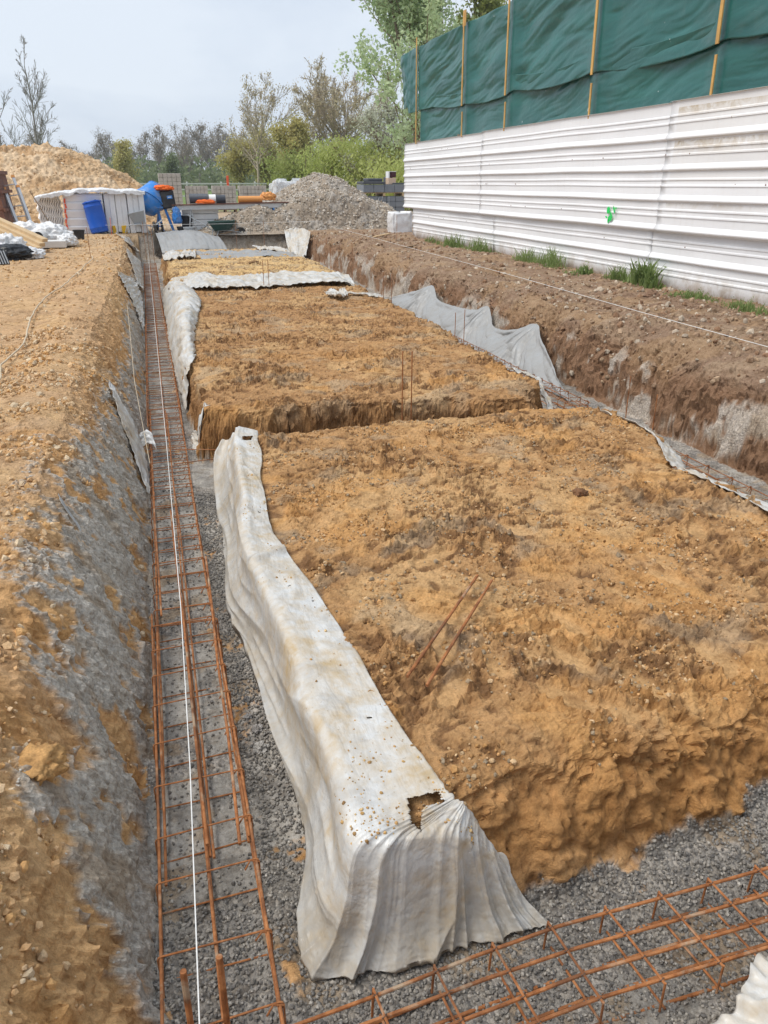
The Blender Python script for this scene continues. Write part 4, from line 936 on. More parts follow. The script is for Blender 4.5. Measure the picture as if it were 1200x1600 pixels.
# ------------------------------------------------------------------ strings
tag(MB().tube([(-.125, .3, .235), (-.10, 1.44, .22), (-.07, 2.45, .222), (-.05, 3.71, .225), (-.045, 6.5, .235), (-.05, 14, .3), (-.06, 25.2, .42)], .0022, 6).build('mason_string', M['twine'], None, True), 'taut white string running down the middle of the left rebar', 'string')
tag(MB().tube([(5.22, 3, .93), (5.21, 5.66, .95), (5.27, 7.76, .95), (5.46, 11.6, .95), (5.76, 21.8, .95), (5.9, 27, .95)], .0028, 6).build('mason_string', M['twine'], None, True), 'taut pale string along the right bank in front of the fence', 'string')
rp = [(-1.22, 6.2), (-1.26, 6.59), (-1.31, 7.0), (-1.34, 7.4), (-1.30, 8.2), (-1.35, 9.11), (-1.44, 10.4), (-1.41, 11.99), (-1.30, 13.2), (-1.22, 15.43), (-1.14, 17.3), (-1.22, 18.5)]
rpn = catmull([(x, y, H(x, y) + .02) for x, y in rp], 80); rpn[:, 2] = Hs(rpn[:, 0], rpn[:, 1]) + .045; rpn[:, 0] += .02 * fbm(rpn[:, 1] * 2, 0 * rpn[:, 1], 0, 2, 9)
tag(MB().tube(rpn, .009, 6).build('cord', M['rope'], None, True), 'slack tan cord lying on the soil of the left bank', 'cord')
tag(MB().tube([(-.19, 6.2, .2), (-.3, 8.2, .42), (-.36, 10.5, .55), (-.42, 12.5, .62)], .003, 6).build('cord', M['rope'], None, True), 'thin cord slanting up the left bank past the second platform', 'cord')
tag(MB().tube([(-1.2, 26.0, 1.12), (2, 26.6, 1.08), (5.6, 27.2, 1.1)], .004, 6).build('mason_string', M['twine'], None, True), 'pale string stretched across the far trench end', 'string')

# ------------------------------------------------------------------ loose clods and stones that stand out
def clod(x, y, r, label, colr, name='clod', cat='clod', sq=.7, grp=None, seed=0, mat='stone'):
    import bmesh as bme
    bm = bme.new(); bme.ops.create_icosphere(bm, subdivisions=4, radius=1)
    V = np.array([v.co[:] for v in bm.verts]); F = np.array([[q.index for q in f.verts] for f in bm.faces]); bm.free()
    s = seed * 3.7
    d = 1 + .55 * fbm(V[:, 0] * 1.4 + s, V[:, 1] * 1.4, V[:, 2] * 1.4, 4, seed) + .22 * billow(V[:, 0] * 3.4 + s, V[:, 1] * 3.4, V[:, 2] * 3.4, 3, seed + 3)
    V = V * d[:, None] * r; V[:, 2] *= sq; V += (x, y, H(x, y) + r * sq * .35)
    col = np.clip(np.array(colr)[None] * (1 + .3 * fbm(V[:, 0] * 30, V[:, 1] * 30, V[:, 2] * 30, 3, seed))[:, None], .01, .9)
    return tag(link(name, np_mesh(name, V, F, mat == 'stone' and name == 'clod', col), M[mat]), label, cat, grp)
clod(2.44, 3.98, .045, 'dark brown clay clod alone on the right half of the nearest platform', (.17, .085, .04), seed=1)
clod(-.52, 2.14, .085, 'big orange clay clod stuck low on the left bank', (.47, .265, .10), seed=2, sq=.42)
clod(6.75, 9.7, .10, 'brown soil clod at the foot of the white fence between two weed clumps', (.20, .12, .075), seed=3)
clod(1.32, 15.2, .09, 'dark clay clod on the wide plastic sheet', (.20, .11, .05), seed=4); clod(3.0, 15.1, .08, 'small clay clod on the right of the wide plastic sheet', (.26, .15, .07), seed=5)
clod(2.4, 19.6, .12, 'dark clod heap on the third clay platform', (.24, .14, .065), seed=6, sq=.4)
for i, (x, y, r, lb) in enumerate([(.225, 2.70, .030, 'largest pale grey stone beside the big plastic sheet'), (.228, 2.83, .022, 'middle pale stone beside the big plastic sheet'), (.20, 2.93, .017, 'smallest grey stone beside the big plastic sheet'), (.205, 3.05, .016, 'dark round stone beside the left rebar and the big sheet')]):
    clod(x, y, r, lb, [(.36, .34, .31), (.30, .28, .26), (.26, .25, .24), (.16, .155, .15)][i], 'stone', 'stone', .75, 'stones beside the big plastic sheet', 10 + i)
sheet('grey flake of plastic stuck on the concrete of the left bank', [(-.62, 4.15), (-.52, 4.0)], [(-.60, 4.08), (-.50, 3.95)], 16, 8, 'sheet_grey', .004, .004, 281, eps=.03, rag=.005)

# ------------------------------------------------------------------ fence of white sheet metal with tarpaulin above
def ribs(z_top, z_bot, ribs_z, flange=True):
    """vertical profile (z, outward offset) of a panel seen in section"""
    pts = [(z_top, .03), (z_top + .004, .004), (z_top - .03, .0)] if flange else [(z_top, 0)]
    for i, r in enumerate(ribs_z):
        prev = ribs_z[i - 1] if i else z_top - .06
        span = prev - r
        for f in (.33, .62):
            g = prev - .03 - (span - .12) * f
            pts += [(g + .022, .0), (g + .012, .010), (g - .006, .011), (g - .012, .0)]
        pts += [(r + .085, .0), (r + .075, .006), (r + .034, .032), (r + .014, .037), (r + .001, .033), (r - .012, .004), (r - .018, 0)]
    last = ribs_z[-1]
    if z_bot < last - .1:
        for f in (.33, .62):
            g = last - .03 - .30 * f
            if g - .03 > z_bot: pts += [(g + .022, .0), (g + .012, .010), (g - .006, .011), (g - .012, .0)]
    pts += [(z_bot, 0)]
    return pts
fence = empty('metal_fence', (7.65, 14, .8), 0, 'tall white ribbed sheet metal site fence running along the right side', 'fence')
FO = Vector(fence.location)
def panel(y0, y1, z_top, z_bot, rz, x0, seed, sag=(0, 0)):
    pr = ribs(z_top, z_bot, rz); n = max(8, int(abs(y1 - y0) / .16)); V = []; 
    for i in range(n + 1):
        t = i / n; y = y0 + (y1 - y0) * t
        for z, o_ in pr:
            sd_ = 1 if z_top < 2 else 5; w = .020 * float(perlin3(y * .55, z * 1.3, sd_, 5)) + .006 * float(perlin3(y * 2.1, z * 4, sd_, 6))
            zz = z + sag[0] * (1 - t) + sag[1] * t + .012 * float(perlin3(y * .4, sd_, z * .5, 7))
            V.append((x0 - o_ + w - FO.x, y - FO.y, zz - FO.z))
    m = len(pr); F = [(i * m + k, i * m + k + 1, (i + 1) * m + k + 1, (i + 1) * m + k) for i in range(n) for k in range(m - 1)]
    o = MB().add(V, F).build('panel', M['fence'], fence, True, 25)
    md = o.modifiers.new('thickness', 'SOLIDIFY'); md.thickness = .003; md.offset = 0
    return o
UP, LO = [2.885, 2.465, 2.045, 1.625], [1.20]
panel(23.4, 17.3, 1.66, .74, LO, 7.672, 1); panel(17.4, 11.2, 1.66, .72, LO, 7.665, 2); panel(11.3, 5.0, 1.66, .70, LO, 7.672, 3); panel(5.1, 1.0, 1.66, .70, LO, 7.665, 4)
panel(24.15, 18.1, 3.355, 1.60, UP, 7.63, 5, (-.01, .0)); panel(18.2, 10.95, 3.375, 1.595, UP, 7.615, 6); panel(11.05, 4.5, 3.39, 1.595, UP, 7.60, 7); panel(4.6, .8, 3.39, 1.595, UP, 7.62, 8)
for i in range(7):
    MB().box((.10, 23.2 - 3.2 * i - FO.y, 1.3), (.08, .08, 2.6), bev=.005).build('post', M['old_wood'], fence)
sc_ = MB(); rg_ = random.Random(4)
for i in range(46):
    y = rg_.uniform(4, 23.5); z = rg_.choice([3.1, 2.68, 2.27, 1.84, 1.42])
    sc_.lathe([(.010, 0), (.010, .006), (.006, .008)], (7.60 - .004 - FO.x, y - FO.y, z - FO.z), 8, R=Matrix.Rotation(rad(-90), 3, 'Y'))
sc_.build('screw', M['rusty_steel'], fence)
pm = MB(); rg_ = random.Random(14)
def blot(cy, cz, ry, rz_, a):
    n = 26; pts = []
    for k in range(n):
        q = 2 * math.pi * k / n; rr = 1 + rg_.uniform(-.18, .18)
        dy, dz = ry * rr * math.cos(q), rz_ * rr * math.sin(q); ca, sa = math.cos(a), math.sin(a)
        pts.append((dy * ca - dz * sa + cy, dy * sa + dz * ca + cz))
    V = [(7.572 - FO.x, p[0] - FO.y, p[1] - FO.z) for p in pts] + [(7.578 - FO.x, p[0] - FO.y, p[1] - FO.z) for p in pts]
    pm.add(V, [tuple(range(n)), tuple(range(n, 2 * n))[::-1]] + [(k, (k + 1) % n, n + (k + 1) % n, n + k) for k in range(n)])
blot(12.43, 1.865, .045, .055, .2); blot(12.25, 1.875, .020, .06, -.5); blot(12.34, 1.80, .018, .07, -.75); blot(12.36, 1.735, .055, .045, .3); blot(12.40, 1.69, .02, .03, 0); blot(12.47, 1.755, .03, .015, .3); blot(12.20, 1.90, .016, .016, 0)
pm.build('paint_mark', M['green_paint'], fence)

screen = empty('tarpaulin_screen', (7.68, 14, 3.3), 0, 'dark green tarpaulin screen on pale battens above the white metal fence', 'screen')
SO = Vector(screen.location)
BAT = [23.0, 19.5, 17.0, 13.45, 10.2, 6.9, 3.6]
def tarp_sheet(name, y0, y1, ztop, zbot, x0, seed, amp=1.0):
    nu, nv = int(abs(y1 - y0) / .045), 76
    y = np.linspace(y0, y1, nu)[:, None] * np.ones((1, nv)); t = np.ones((nu, 1)) * np.linspace(0, 1, nv)[None]
    zt = ztop(y); zb = zbot(y); z = zt * (1 - t) + zb * t
    db = np.min(np.abs(y[..., None] - np.array(BAT)), axis=-1); hold = sstep(0, .45, db)
    # pulls run obliquely from the batten tops and sag between
    wp = .20 * fbm(y * .4, z * .5, seed, 2, 461 + seed); f = .048 * ridged((z + .20 * y + wp) * .95, y * .20, seed, 2, 401 + seed) + .020 * ridged((z + .22 * y + 1.3 * wp) * 2.6, y * .35, seed, 2, 411 + seed) + .03 * fbm(y * .7, z * 1.2, seed, 2, 421 + seed)
    f += .008 * ridged((z + .2 * y + 1.5 * wp) * 6.0, y * .6, seed + 2, 2, 431 + seed)
    x = x0 + (.15 + .85 * hold) * f * amp + .05 * hold * np.sin(np.clip(t, 0, 1) * math.pi)
    Gt = np.stack([x - SO.x, y - SO.y, z - SO.z], -1)
    return grid_mesh(name, Gt, M['tarp'], screen, thick=.002)
zt = lambda y: 5.72 + .05 * fbm(y * .6, 0 * y, 0, 2, 441) - .06 * np.sin(np.clip(np.abs((y - 21.2) / 1.8), 0, 1) * 3.14) * 0 - .07 * (1 - sstep(0, .9, np.min(np.abs(np.asarray(y)[..., None] - np.array(BAT)), axis=-1))) * 0 + .1 * sstep(14, 9, y)
seam = lambda y: np.interp(y, [0, 9, 10.1, 10.3, 13.3, 13.5, 16.8, 17.05, 19.3, 22.6, 24.6], [4.0, 4.08, 4.06, 4.03, 4.06, 4.04, 4.09, 4.02, 4.02, 4.19, 4.25]) - .10 * np.abs(np.sin((y - 17) * .93)) * (y < 17) - .05 * np.abs(np.sin((y - 17) * 1.26)) * (y >= 17)
tarp_sheet('lower_tarpaulin', 2, 22.95, lambda y: seam(y) + .3, lambda y: 3.28 + 0 * y, 7.70, 1, .7)
tarp_sheet('upper_tarpaulin', 2, 23.02, zt, seam, 7.655, 2)
nu, nv = 50, 60
s = np.linspace(0, 1, nu)[:, None] * np.ones((1, nv)); t = np.ones((nu, 1)) * np.linspace(0, 1, nv)[None]
z = (5.72 - .10 * s ** 1.5) * (1 - t) + (4.12 + .16 * sstep(.55, .6, s)) * t; y = 23.02 + 1.5 * s - .2 * t * s; x = 7.645 - .04 * s + .05 * np.sin(s * 6 + t * 2) * s + .03 * fbm(s * 4, t * 5, 0, 2, 451)
grid_mesh('tarpaulin_flap', np.stack([x - SO.x, y - SO.y, z - SO.z], -1), M['tarp'], screen, thick=.002)
for i, y in enumerate(BAT):
    if y < 5: continue
    ln = .05 if y > 12 else .07
    zg = float(seam(np.array([y]))[0])
    up_top = 5.90 if i < 2 else 6.1
    def bt(z0, z1, dx=0, w=.045): MB().beam((7.60 + dx - SO.x, y - SO.y, z0 - SO.z), (7.60 + dx - SO.x, y + .02 * (z1 - z0) - SO.y, z1 - SO.z), .022, w, bev=.003).build('batten', M['batten'], screen)
    if i == 0: bt(3.30, 5.92)
    else: bt(zg - .04, up_top, -.01, .055 if i < 3 else .065); bt(3.32, zg - .16, .012)
MB().box((7.60 - SO.x, 19.5 + .03 - SO.y, 5.80 - SO.z), (.02, .17, .32)).build('batten', M['batten'], screen)

# ------------------------------------------------------------------ leaves and branches
def tubes_np(P, R, k=4):
    """P (n,m,3) polylines, R (n,m) radii"""
    n, m, _ = P.shape
    T = np.gradient(P, axis=1); T /= np.linalg.norm(T, axis=2, keepdims=True) + 1e-9
    ref = np.where(np.abs(T[..., 2:3]) < .9, np.array([0, 0, 1.]), np.array([1., 0, 0]))
    U = np.cross(T, ref); U /= np.linalg.norm(U, axis=2, keepdims=True) + 1e-9; W_ = np.cross(T, U)
    a = np.arange(k) * 2 * math.pi / k
    V = P[:, :, None] + (U[:, :, None] * np.cos(a)[None, None, :, None] + W_[:, :, None] * np.sin(a)[None, None, :, None]) * R[:, :, None, None]
    idx = np.arange(n * m * k).reshape(n, m, k); nx = np.roll(idx, -1, axis=2)
    F = np.stack([idx[:, :-1], nx[:, :-1], nx[:, 1:], idx[:, 1:]], -1).reshape(-1, 4)
    return V.reshape(-1, 3), F
def quads(rng, P, size, asp=.6, up=0.0):
    n = len(P); R = rots(rng, n); a = R[:, :, 0]; b = R[:, :, 1]
    if up: a = a * (1 - up) + np.array([0, 0, up]); a /= np.linalg.norm(a, axis=1)[:, None]; b = np.cross(a, R[:, :, 2]); b /= np.linalg.norm(b, axis=1)[:, None] + 1e-9
    s = (size * rng.uniform(.6, 1.35, n))[:, None]
    a = a * s; b = b * s * asp
    V = np.stack([P - a, P + b * .9 - a * .1, P + a, P - b * .9 - a * .1], 1)
    return V.reshape(-1, 3), np.arange(4 * n).reshape(n, 4)
def grow(rng, trunks, r0, levels, K=5):
    """trunks (n,K,3). levels: dict(n, len, ang, up, tmin, r, curl)"""
    allP, allR = [trunks], [np.linspace(1, .22, K)[None] * np.full((len(trunks), 1), r0)]
    P, Rr = trunks, allR[0]
    plen = np.linalg.norm(np.diff(P, axis=1), axis=2).sum(1)
    for lv in levels:
        n = lv['n']; pi = rng.integers(0, len(P), n); t = lv['tmin'] + (1 - lv['tmin']) * rng.uniform(0, 1, n) ** lv.get('tp', .8)
        f = t * (K - 1); i = np.minimum(f.astype(int), K - 2); w = (f - i)[:, None]
        st = P[pi, i] * (1 - w) + P[pi, i + 1] * w; d = P[pi, i + 1] - P[pi, i]; d /= np.linalg.norm(d, axis=1)[:, None] + 1e-9
        rr = (Rr[pi, i] * (1 - w[:, 0]) + Rr[pi, i + 1] * w[:, 0]) * lv['r']
        rnd = rng.normal(size=(n, 3)); rnd -= d * (rnd * d).sum(1)[:, None]; rnd /= np.linalg.norm(rnd, axis=1)[:, None] + 1e-9
        ang = np.radians(lv['ang'] * rng.uniform(.6, 1.25, n))[:, None]
        nd = d * np.cos(ang) + rnd * np.sin(ang)
        ln = plen[pi] * lv['len'] * rng.uniform(.6, 1.15, n) * (1.15 - lv.get('taper', .55) * t)
        cur = [st]; dd = nd
        for k in range(1, K):
            dd = dd + np.array([0, 0, lv['up'] / K]) + rng.normal(size=(n, 3)) * lv.get('curl', .1); dd = dd / np.linalg.norm(dd, axis=1)[:, None]
            cur.append(cur[-1] + dd * (ln / (K - 1))[:, None])
        P = np.stack(cur, 1); Rr = rr[:, None] * np.linspace(1, .35, K)[None]; plen = ln
        allP.append(P); allR.append(Rr)
    return allP, allR
def tree(name, label, cat, loc, h, r0, levels, leaf_mat, leaf_n, leaf_size, seed, bark='bark', multi=1, lean=(0, 0), crown_lvls=(-2, -1), group=None, rz=0, trunk_frac=.75, jit=.3, up=0, asp=.6, minr=.0):
    rng = np.random.default_rng(seed)
    root = empty(name, loc, rz, label, cat, group); K = 5
    tr = []
    for k in range(multi):
        b = np.array([rng.uniform(-.2, .2) * (multi > 1), rng.uniform(-.2, .2) * (multi > 1), -.1]); top = np.array([lean[0] + rng.normal() * .06 * h * (1 + (multi > 1)), lean[1] + rng.normal() * .06 * h, h * trunk_frac * rng.uniform(.85, 1.05)])
        p = b + (top - b) * np.linspace(0, 1, K)[:, None]; p[1:-1] += rng.normal(size=(K - 2, 3)) * .015 * h * np.array([1, 1, 0]); tr.append(p)
    AP, AR = grow(rng, np.array(tr), r0, levels, K)
    V, F = [], []; off = 0
    ntr = len(AP) - 1 if len(AP) > 2 else len(AP)
    for q, (P, R) in enumerate(zip(AP, AR)):
        if q == len(AP) - 1: break
        v, f = tubes_np(P, np.maximum(R, minr), 7 if q == 0 else 5 if q == 1 else 3); V.append(v); F.append(f + off); off += len(v)
    link('trunk', np_mesh('trunk', np.concatenate(V), np.concatenate(F), True), M[bark], root)
    P, R = AP[-1], AR[-1]
    v, f = tubes_np(P, np.maximum(R, minr), 3); nt_ = len(f)
    if leaf_n:
        src = np.concatenate([AP[k].reshape(-1, 3) for k in crown_lvls]) if len(AP) > 2 else AP[-1].reshape(-1, 3)
        c = src[rng.integers(0, len(src), leaf_n)] + rng.normal(size=(leaf_n, 3)) * jit
        c = c[c[:, 2] > .3]
        v2, f2 = quads(rng, c, leaf_size, asp, up)
        f = np.concatenate([f, f2 + len(v)]); v = np.concatenate([v, v2])
    me = np_mesh('crown', v, f, False); me.materials.append(M[bark]); me.materials.append(M[leaf_mat])
    mi = np.zeros(len(f), np.int32); mi[nt_:] = 1; me.polygons.foreach_set('material_index', mi)
    link('crown', me, None, root)
    return root
def LV(n, len_, ang, up, tmin, r, curl=.08, **k): return dict(n=n, len=len_, ang=ang, up=up, tmin=tmin, r=r, curl=curl, **k)

G0 = GROUND
# round budding tree in the middle distance
tree('budding_tree', 'round bare tree with tan buds and forked trunk standing behind the gravel pile', 'tree', (18.3, 78, G0), 12.3, .36,
     [LV(64, .98, 62, .72, .42, .42, .07, taper=.2), LV(260, .50, 36, .35, .25, .5, .10), LV(750, .48, 38, .25, .2, .5, .12), LV(3400, .5, 40, .1, .15, .6, .14)], 'leaf_bud', 11000, .075, 19, trunk_frac=.54, jit=.18, minr=.024, bark='bark_pale')
tree('budding_tree', 'slimmer pale budding tree left of the round bare tree', 'tree', (10.5, 80, G0), 8.8, .15,
     [LV(30, .58, 52, .45, .15, .5, .08), LV(170, .5, 36, .4, .2, .5, .1), LV(1000, .5, 40, .2, .2, .6, .12)], 'leaf_bud', 2600, .085, 4, trunk_frac=.92, jit=.22, minr=.018, bark='bark_pale')
# tall poplar rising behind the fence
tree('poplar', 'tall pale green poplar rising behind the end of the white fence', 'tree', (15.3, 45, G0), 15.5, .17,
     [LV(60, .40, 52, .6, .06, .42, .07, taper=.6), LV(360, .45, 42, .3, .15, .5, .1), LV(1500, .42, 45, -.1, .15, .6, .14)], 'leaf_poplar', 30000, .115, 5, multi=3, trunk_frac=.95, jit=.22, lean=(.2, 0), minr=.008)
tree('poplar', 'yellow green poplar right behind the taller pale green one', 'tree', (20.4, 52, G0), 14.5, .15,
     [LV(40, .28, 35, .8, .12, .45, .07, taper=.5), LV(260, .45, 40, .35, .15, .5, .1), LV(1500, .42, 45, 0, .15, .6, .14)], 'leaf_poplar2', 34000, .13, 6, multi=3, trunk_frac=.95, jit=.26, minr=.008)
tree('blossom_tree', 'small pale blossoming tree between the round bare tree and the tall poplar', 'tree', (13.9, 47, G0), 5.6, .07, [LV(26, .5, 42, .5, .1, .5, .08), LV(180, .5, 40, .3, .15, .5, .1), LV(900, .45, 45, 0, .15, .6, .14)], 'leaf_blossom', 4500, .07, 9, multi=3, trunk_frac=.9, jit=.2, minr=.008)
# bare trees on the left
for i, (x, y, h, lb, sd) in enumerate([(-8.2, 80, 12.4, 'bare grey tree at the far left, right one of the two tall ones', 7), (-11.4, 82, 11.6, 'bare grey tree at the left picture edge, left one of the two tall ones', 8)]):
    tree('bare_tree', lb, 'tree', (x, y, G0), h, .15, [LV(24, .36, 40, .8, .18, .45, .08, taper=.7), LV(120, .5, 38, .5, .2, .5, .1), LV(700, .55, 38, .3, .2, .6, .12)], 'leaf_wood', 0, .06, sd, bark='bark_grey', trunk_frac=.93, group='tall bare trees on the left', minr=.015)
# shrubs
SHR = [LV(16, .55, 32, .6, .05, .5, .1), LV(110, .5, 38, .4, .15, .5, .12), LV(700, .5, 42, .2, .15, .6, .14)]
tree('shrub', 'big olive yellow shrub to the left of the round bare tree', 'shrub', (13.4, 74, G0), 5.7, .08, SHR, 'leaf_olive', 12000, .11, 11, multi=6, trunk_frac=.85, jit=.32, minr=.012)
tree('shrub', 'smaller olive shrub low beneath the round bare tree', 'shrub', (16.6, 72, G0), 4.3, .06, SHR, 'leaf_olive', 8000, .11, 12, multi=6, trunk_frac=.85, jit=.32, minr=.012)
tree('shrub', 'olive shrub behind the slim budding tree', 'shrub', (9.6, 86, G0), 5.2, .06, SHR, 'leaf_olive', 8000, .12, 13, multi=6, trunk_frac=.8, jit=.4, minr=.012)
tree('shrub', 'wide yellowish shrub right of the slim budding tree', 'shrub', (12.9, 88, G0), 5.8, .07, SHR, 'leaf_olive', 9000, .12, 14, multi=6, trunk_frac=.8, jit=.4, minr=.012)
SAP = [LV(40, .30, 24, .9, .05, .5, .06), LV(260, .5, 30, .5, .1, .6, .1)]
for i, (x, y, h, m_, lb) in enumerate([(11.6, 50, 3.9, 'leaf_bright', 'bright green sapling thicket nearest the round bare tree trunk'), (13.4, 48, 3.6, 'leaf_bright', 'bright green sapling thicket behind the right end of the gravel pile'), (14.9, 46, 3.5, 'leaf_bright', 'bright yellow green thicket behind the grey block stack'),
                                     (10.0, 54, 3.2, 'leaf_poplar2', 'pale yellow green thicket behind the gravel pile top'), (13.1, 38, 2.4, 'leaf_bright', 'low green thicket seen below the fence corner'), (17.3, 50, 3.9, 'leaf_poplar2', 'grey green thicket behind the fence end')]):
    tree('thicket', lb, 'thicket', (x, y, G0), h, .025, SAP, m_, 6000, .08, 20 + i, multi=14, trunk_frac=.85, jit=.28, up=.7, asp=.28, group='spring thickets behind the yard', minr=.006)
    for ch in [k for k in S.objects if k.parent and k.parent.get('label') == lb]:
        ch.scale = (2.6, 1.8, 1)

# far wood: copies of four bare trees
FW = [LV(16, .42, 42, .6, .28, .5, .09, taper=.4), LV(100, .5, 38, .4, .2, .55, .1), LV(420, .5, 40, .2, .2, .7, .12)]
protos = [tree('wood_tree', None, 'tree', (0, 0, -500), 11.5, .2, FW, 'leaf_wood', 1800, .10, 30 + i, bark='bark_grey', trunk_frac=.72, jit=.45, minr=.03) for i in range(4)]
rg_ = random.Random(77); first = [True] * 4
k = 0
for row, (yy_, n) in enumerate(((150, 34), (168, 36), (190, 38))):
    for i in range(n):
        px = -62 + 152 * (i + rg_.uniform(.1, .9)) / n
        q = k % 4; k += 1
        o = protos[q] if first[q] else copy_tree(protos[q]); first[q] = False
        s = rg_.uniform(.82, 1.12) * (1 + .0035 * (yy_ - 150)); s *= .84 * (1.0 + .12 * math.sin(px * .13)) 
        o.location = (px, yy_ + rg_.uniform(-6, 6), G0 + .0014 * (yy_ - 60)); o.rotation_euler = (0, 0, rg_.uniform(0, 6.28)); o.scale = (s * 1.1, s * 1.1, s)
        o['label'] = 'bare grey brown tree of the far wood along the horizon'; o['group'] = 'bare trees of the far wood'
rng = np.random.default_rng(31)
n = 30000; x = rng.uniform(-70, 100, n); y = rng.uniform(138, 200, n); top = 4.2 + 2.4 * fbm(x * .09, y * .05, 0, 3, 501)
P = np.stack([x, y, G0 + np.abs(rng.uniform(0, 1, n)) ** .8 * np.maximum(top, 1.5)], -1)
v, f = quads(rng, P, .42, .75)
tag(link('undergrowth', np_mesh('undergrowth', v, f), M['leaf_under']), 'hazy green undergrowth filling the foot of the far wood', 'undergrowth', kind='stuff')
for i, (x, y, h, lb) in enumerate([(-2.2, 118, 6.4, 'small yellow green tree in front of the far wood above the soil heap'), (4.6, 126, 5.2, 'dark green tree in front of the far wood left of the block pallets')]):
    tree('young_tree', lb, 'tree', (x, y, G0), h, .09, [LV(20, .4, 40, .5, .1, .5), LV(160, .5, 40, .3, .15, .6)], 'leaf_olive' if i == 0 else 'leaf_under', 3500, .16, 60 + i, trunk_frac=.8, jit=.4, minr=.02)

# weeds along the fence
def weeds(x, y, w, h, n, label, seed, broad=False):
    rng = np.random.default_rng(seed); root = empty('weed_clump', (x, y, H(x, y) - .01), 0, label, 'weeds', 'weeds at the foot of the white fence')
    n = int(n * 1.0); w = w * 1.35
    b = np.stack([rng.normal(size=n) * w * .42 * .35, rng.normal(size=n) * w * .5, np.zeros(n)], -1)
    hh = h * rng.uniform(.2, 1.0, n) * np.exp(-(b[:, 1] / w) ** 2 * 1.6); lean = rng.normal(size=(n, 2)) * .28
    K = 4; t = np.linspace(0, 1, K)
    mid = b[:, None] + np.stack([lean[:, :1] * hh[:, None] * t ** 1.7, lean[:, 1:] * hh[:, None] * t ** 1.7, hh[:, None] * t[None] ** .95], -1)
    a = rng.uniform(0, 6.28, n); wd = (.020 if broad else .009) * rng.uniform(.6, 1.3, n)
    side = np.stack([np.cos(a) * wd, np.sin(a) * wd, 0 * a], -1)[:, None] * np.array([.7, 1, .7, .08])[None, :, None]
    V = np.concatenate([mid - side, mid + side], 1)
    f = np.array([(k, K + k, K + k + 1, k + 1) for k in range(K - 1)]); F = (f[None] + (np.arange(n) * 2 * K)[:, None, None]).reshape(-1, 4)
    tag(link('blades', np_mesh('blades', V.reshape(-1, 3), F), M['weed'], root), kind='stuff')
    m = n // 2; src = mid[rng.integers(0, n, m), rng.integers(1, K, m)] + rng.normal(size=(m, 3)) * .02; src[:, 2] = np.maximum(src[:, 2], .02)
    v, f = quads(rng, src, .026 if broad else .014, .5); tag(link('leaves', np_mesh('leaves', v, f), M['weed'], root), kind='stuff')
for i, (x, y, w, h, n, br, lb) in enumerate([(7.40, 19.3, .5, .42, 240, 0, 'grassy green weed clump at the fence, farthest of the row'), (7.42, 17.6, .5, .40, 220, 0, 'upright grassy weed clump at the fence, second from the far end'),
        (7.45, 15.1, .45, .36, 170, 0, 'low thin weed clump at the fence left of the middle'), (7.42, 14.1, .45, .42, 220, 0, 'tall thin grassy weed clump at the middle of the fence'), (7.38, 12.7, .22, .22, 110, 1, 'small dark broad leaved weed at the fence, alone between clumps'),
        (7.42, 11.6, .34, .30, 200, 0, 'low spreading weeds left of the tallest weed clump'), (7.42, 10.9, .30, .46, 300, 1, 'tallest lush green weed clump at the fence'), (7.2, 9.3, .5, .16, 240, 0, 'low sparse grass patch right of the soil clod at the fence'), (7.15, 8.3, .4, .18, 200, 0, 'low sparse grass patch at the fence by the right picture edge'), (7.45, 21.0, .4, .2, 120, 0, 'short grass tuft at the far fence foot')]):
    weeds(x, y, w, h, n, lb, 70 + i, br)

rgw = random.Random(3)
for i in range(9):
    weeds(7.3 + rgw.uniform(-.15, .22), 8.0 + i * 1.5 + rgw.uniform(-.4, .4), .28, .12, 46, 'tiny sparse grass tuft between the larger weed clumps at the fence', 90 + i)
# ------------------------------------------------------------------ spoil heap, gravel pile
def heap_mesh(name, x0, x1, y0, y1, nx, ny, fz, colfn, mat, parent=None, amp=(.05, .03), ox=0, oy=0):
    xs = np.linspace(x0, x1, nx); ys = np.linspace(y0, y1, ny); Xh, Yh = np.meshgrid(xs, ys)
    Zh = fz(Xh, Yh); 
    gyh, gxh = np.gradient(Zh, ys, xs); nl_ = 1 / np.sqrt(gxh ** 2 + gyh ** 2 + 1); inn = sstep(.66, .85, Zh)
    Dh = (amp[0] * billow(Xh * 2.2, Yh * 2.2, Zh * 2.2, 4, 601) + amp[1] * billow(Xh * 8, Yh * 8, Zh * 8, 3, 602)) * inn
    Px, Py, Pz = Xh - gxh * nl_ * Dh, Yh - gyh * nl_ * Dh, Zh + nl_ * Dh
    keep = (Zh[:-1, :-1] > .62)
    idx = np.arange(nx * ny).reshape(ny, nx); Fq = np.stack([idx[:-1, :-1], idx[:-1, 1:], idx[1:, 1:], idx[1:, :-1]], -1)[keep]
    uq, inv = np.unique(Fq, return_inverse=True); V = np.stack([Px - ox, Py - oy, Pz - G0], -1).reshape(-1, 3)[uq]
    o = link(name, np_mesh(name, V, inv.reshape(-1, 4), True, colfn(Xh, Yh, Zh).reshape(-1, 3)[uq], {'gravel': np.zeros(len(uq))}), mat, parent)
    return o, Xh, Yh, Pz, Zh
def heap_z(x, y):
    prof = np.interp(x, [-16, -13, -8, -4.2, -3.3, -2.3, -1.4, -.6, .05, .7, 1.6], [1.5, 2.9, 3.55, 3.62, 3.65, 3.42, 3.0, 2.62, 2.25, 1.3, .55])
    n = .25 * fbm(x * .5, y * .5, 0, 3, 611)
    cr = np.clip(1 - np.abs(y - 35.5) / 4.2, 0, 1)
    ridge = np.interp(cr, [0, .25, .75, 1], [0, .22, .80, 1.0])
    return .6 + (prof - .6 + n * .6) * ridge
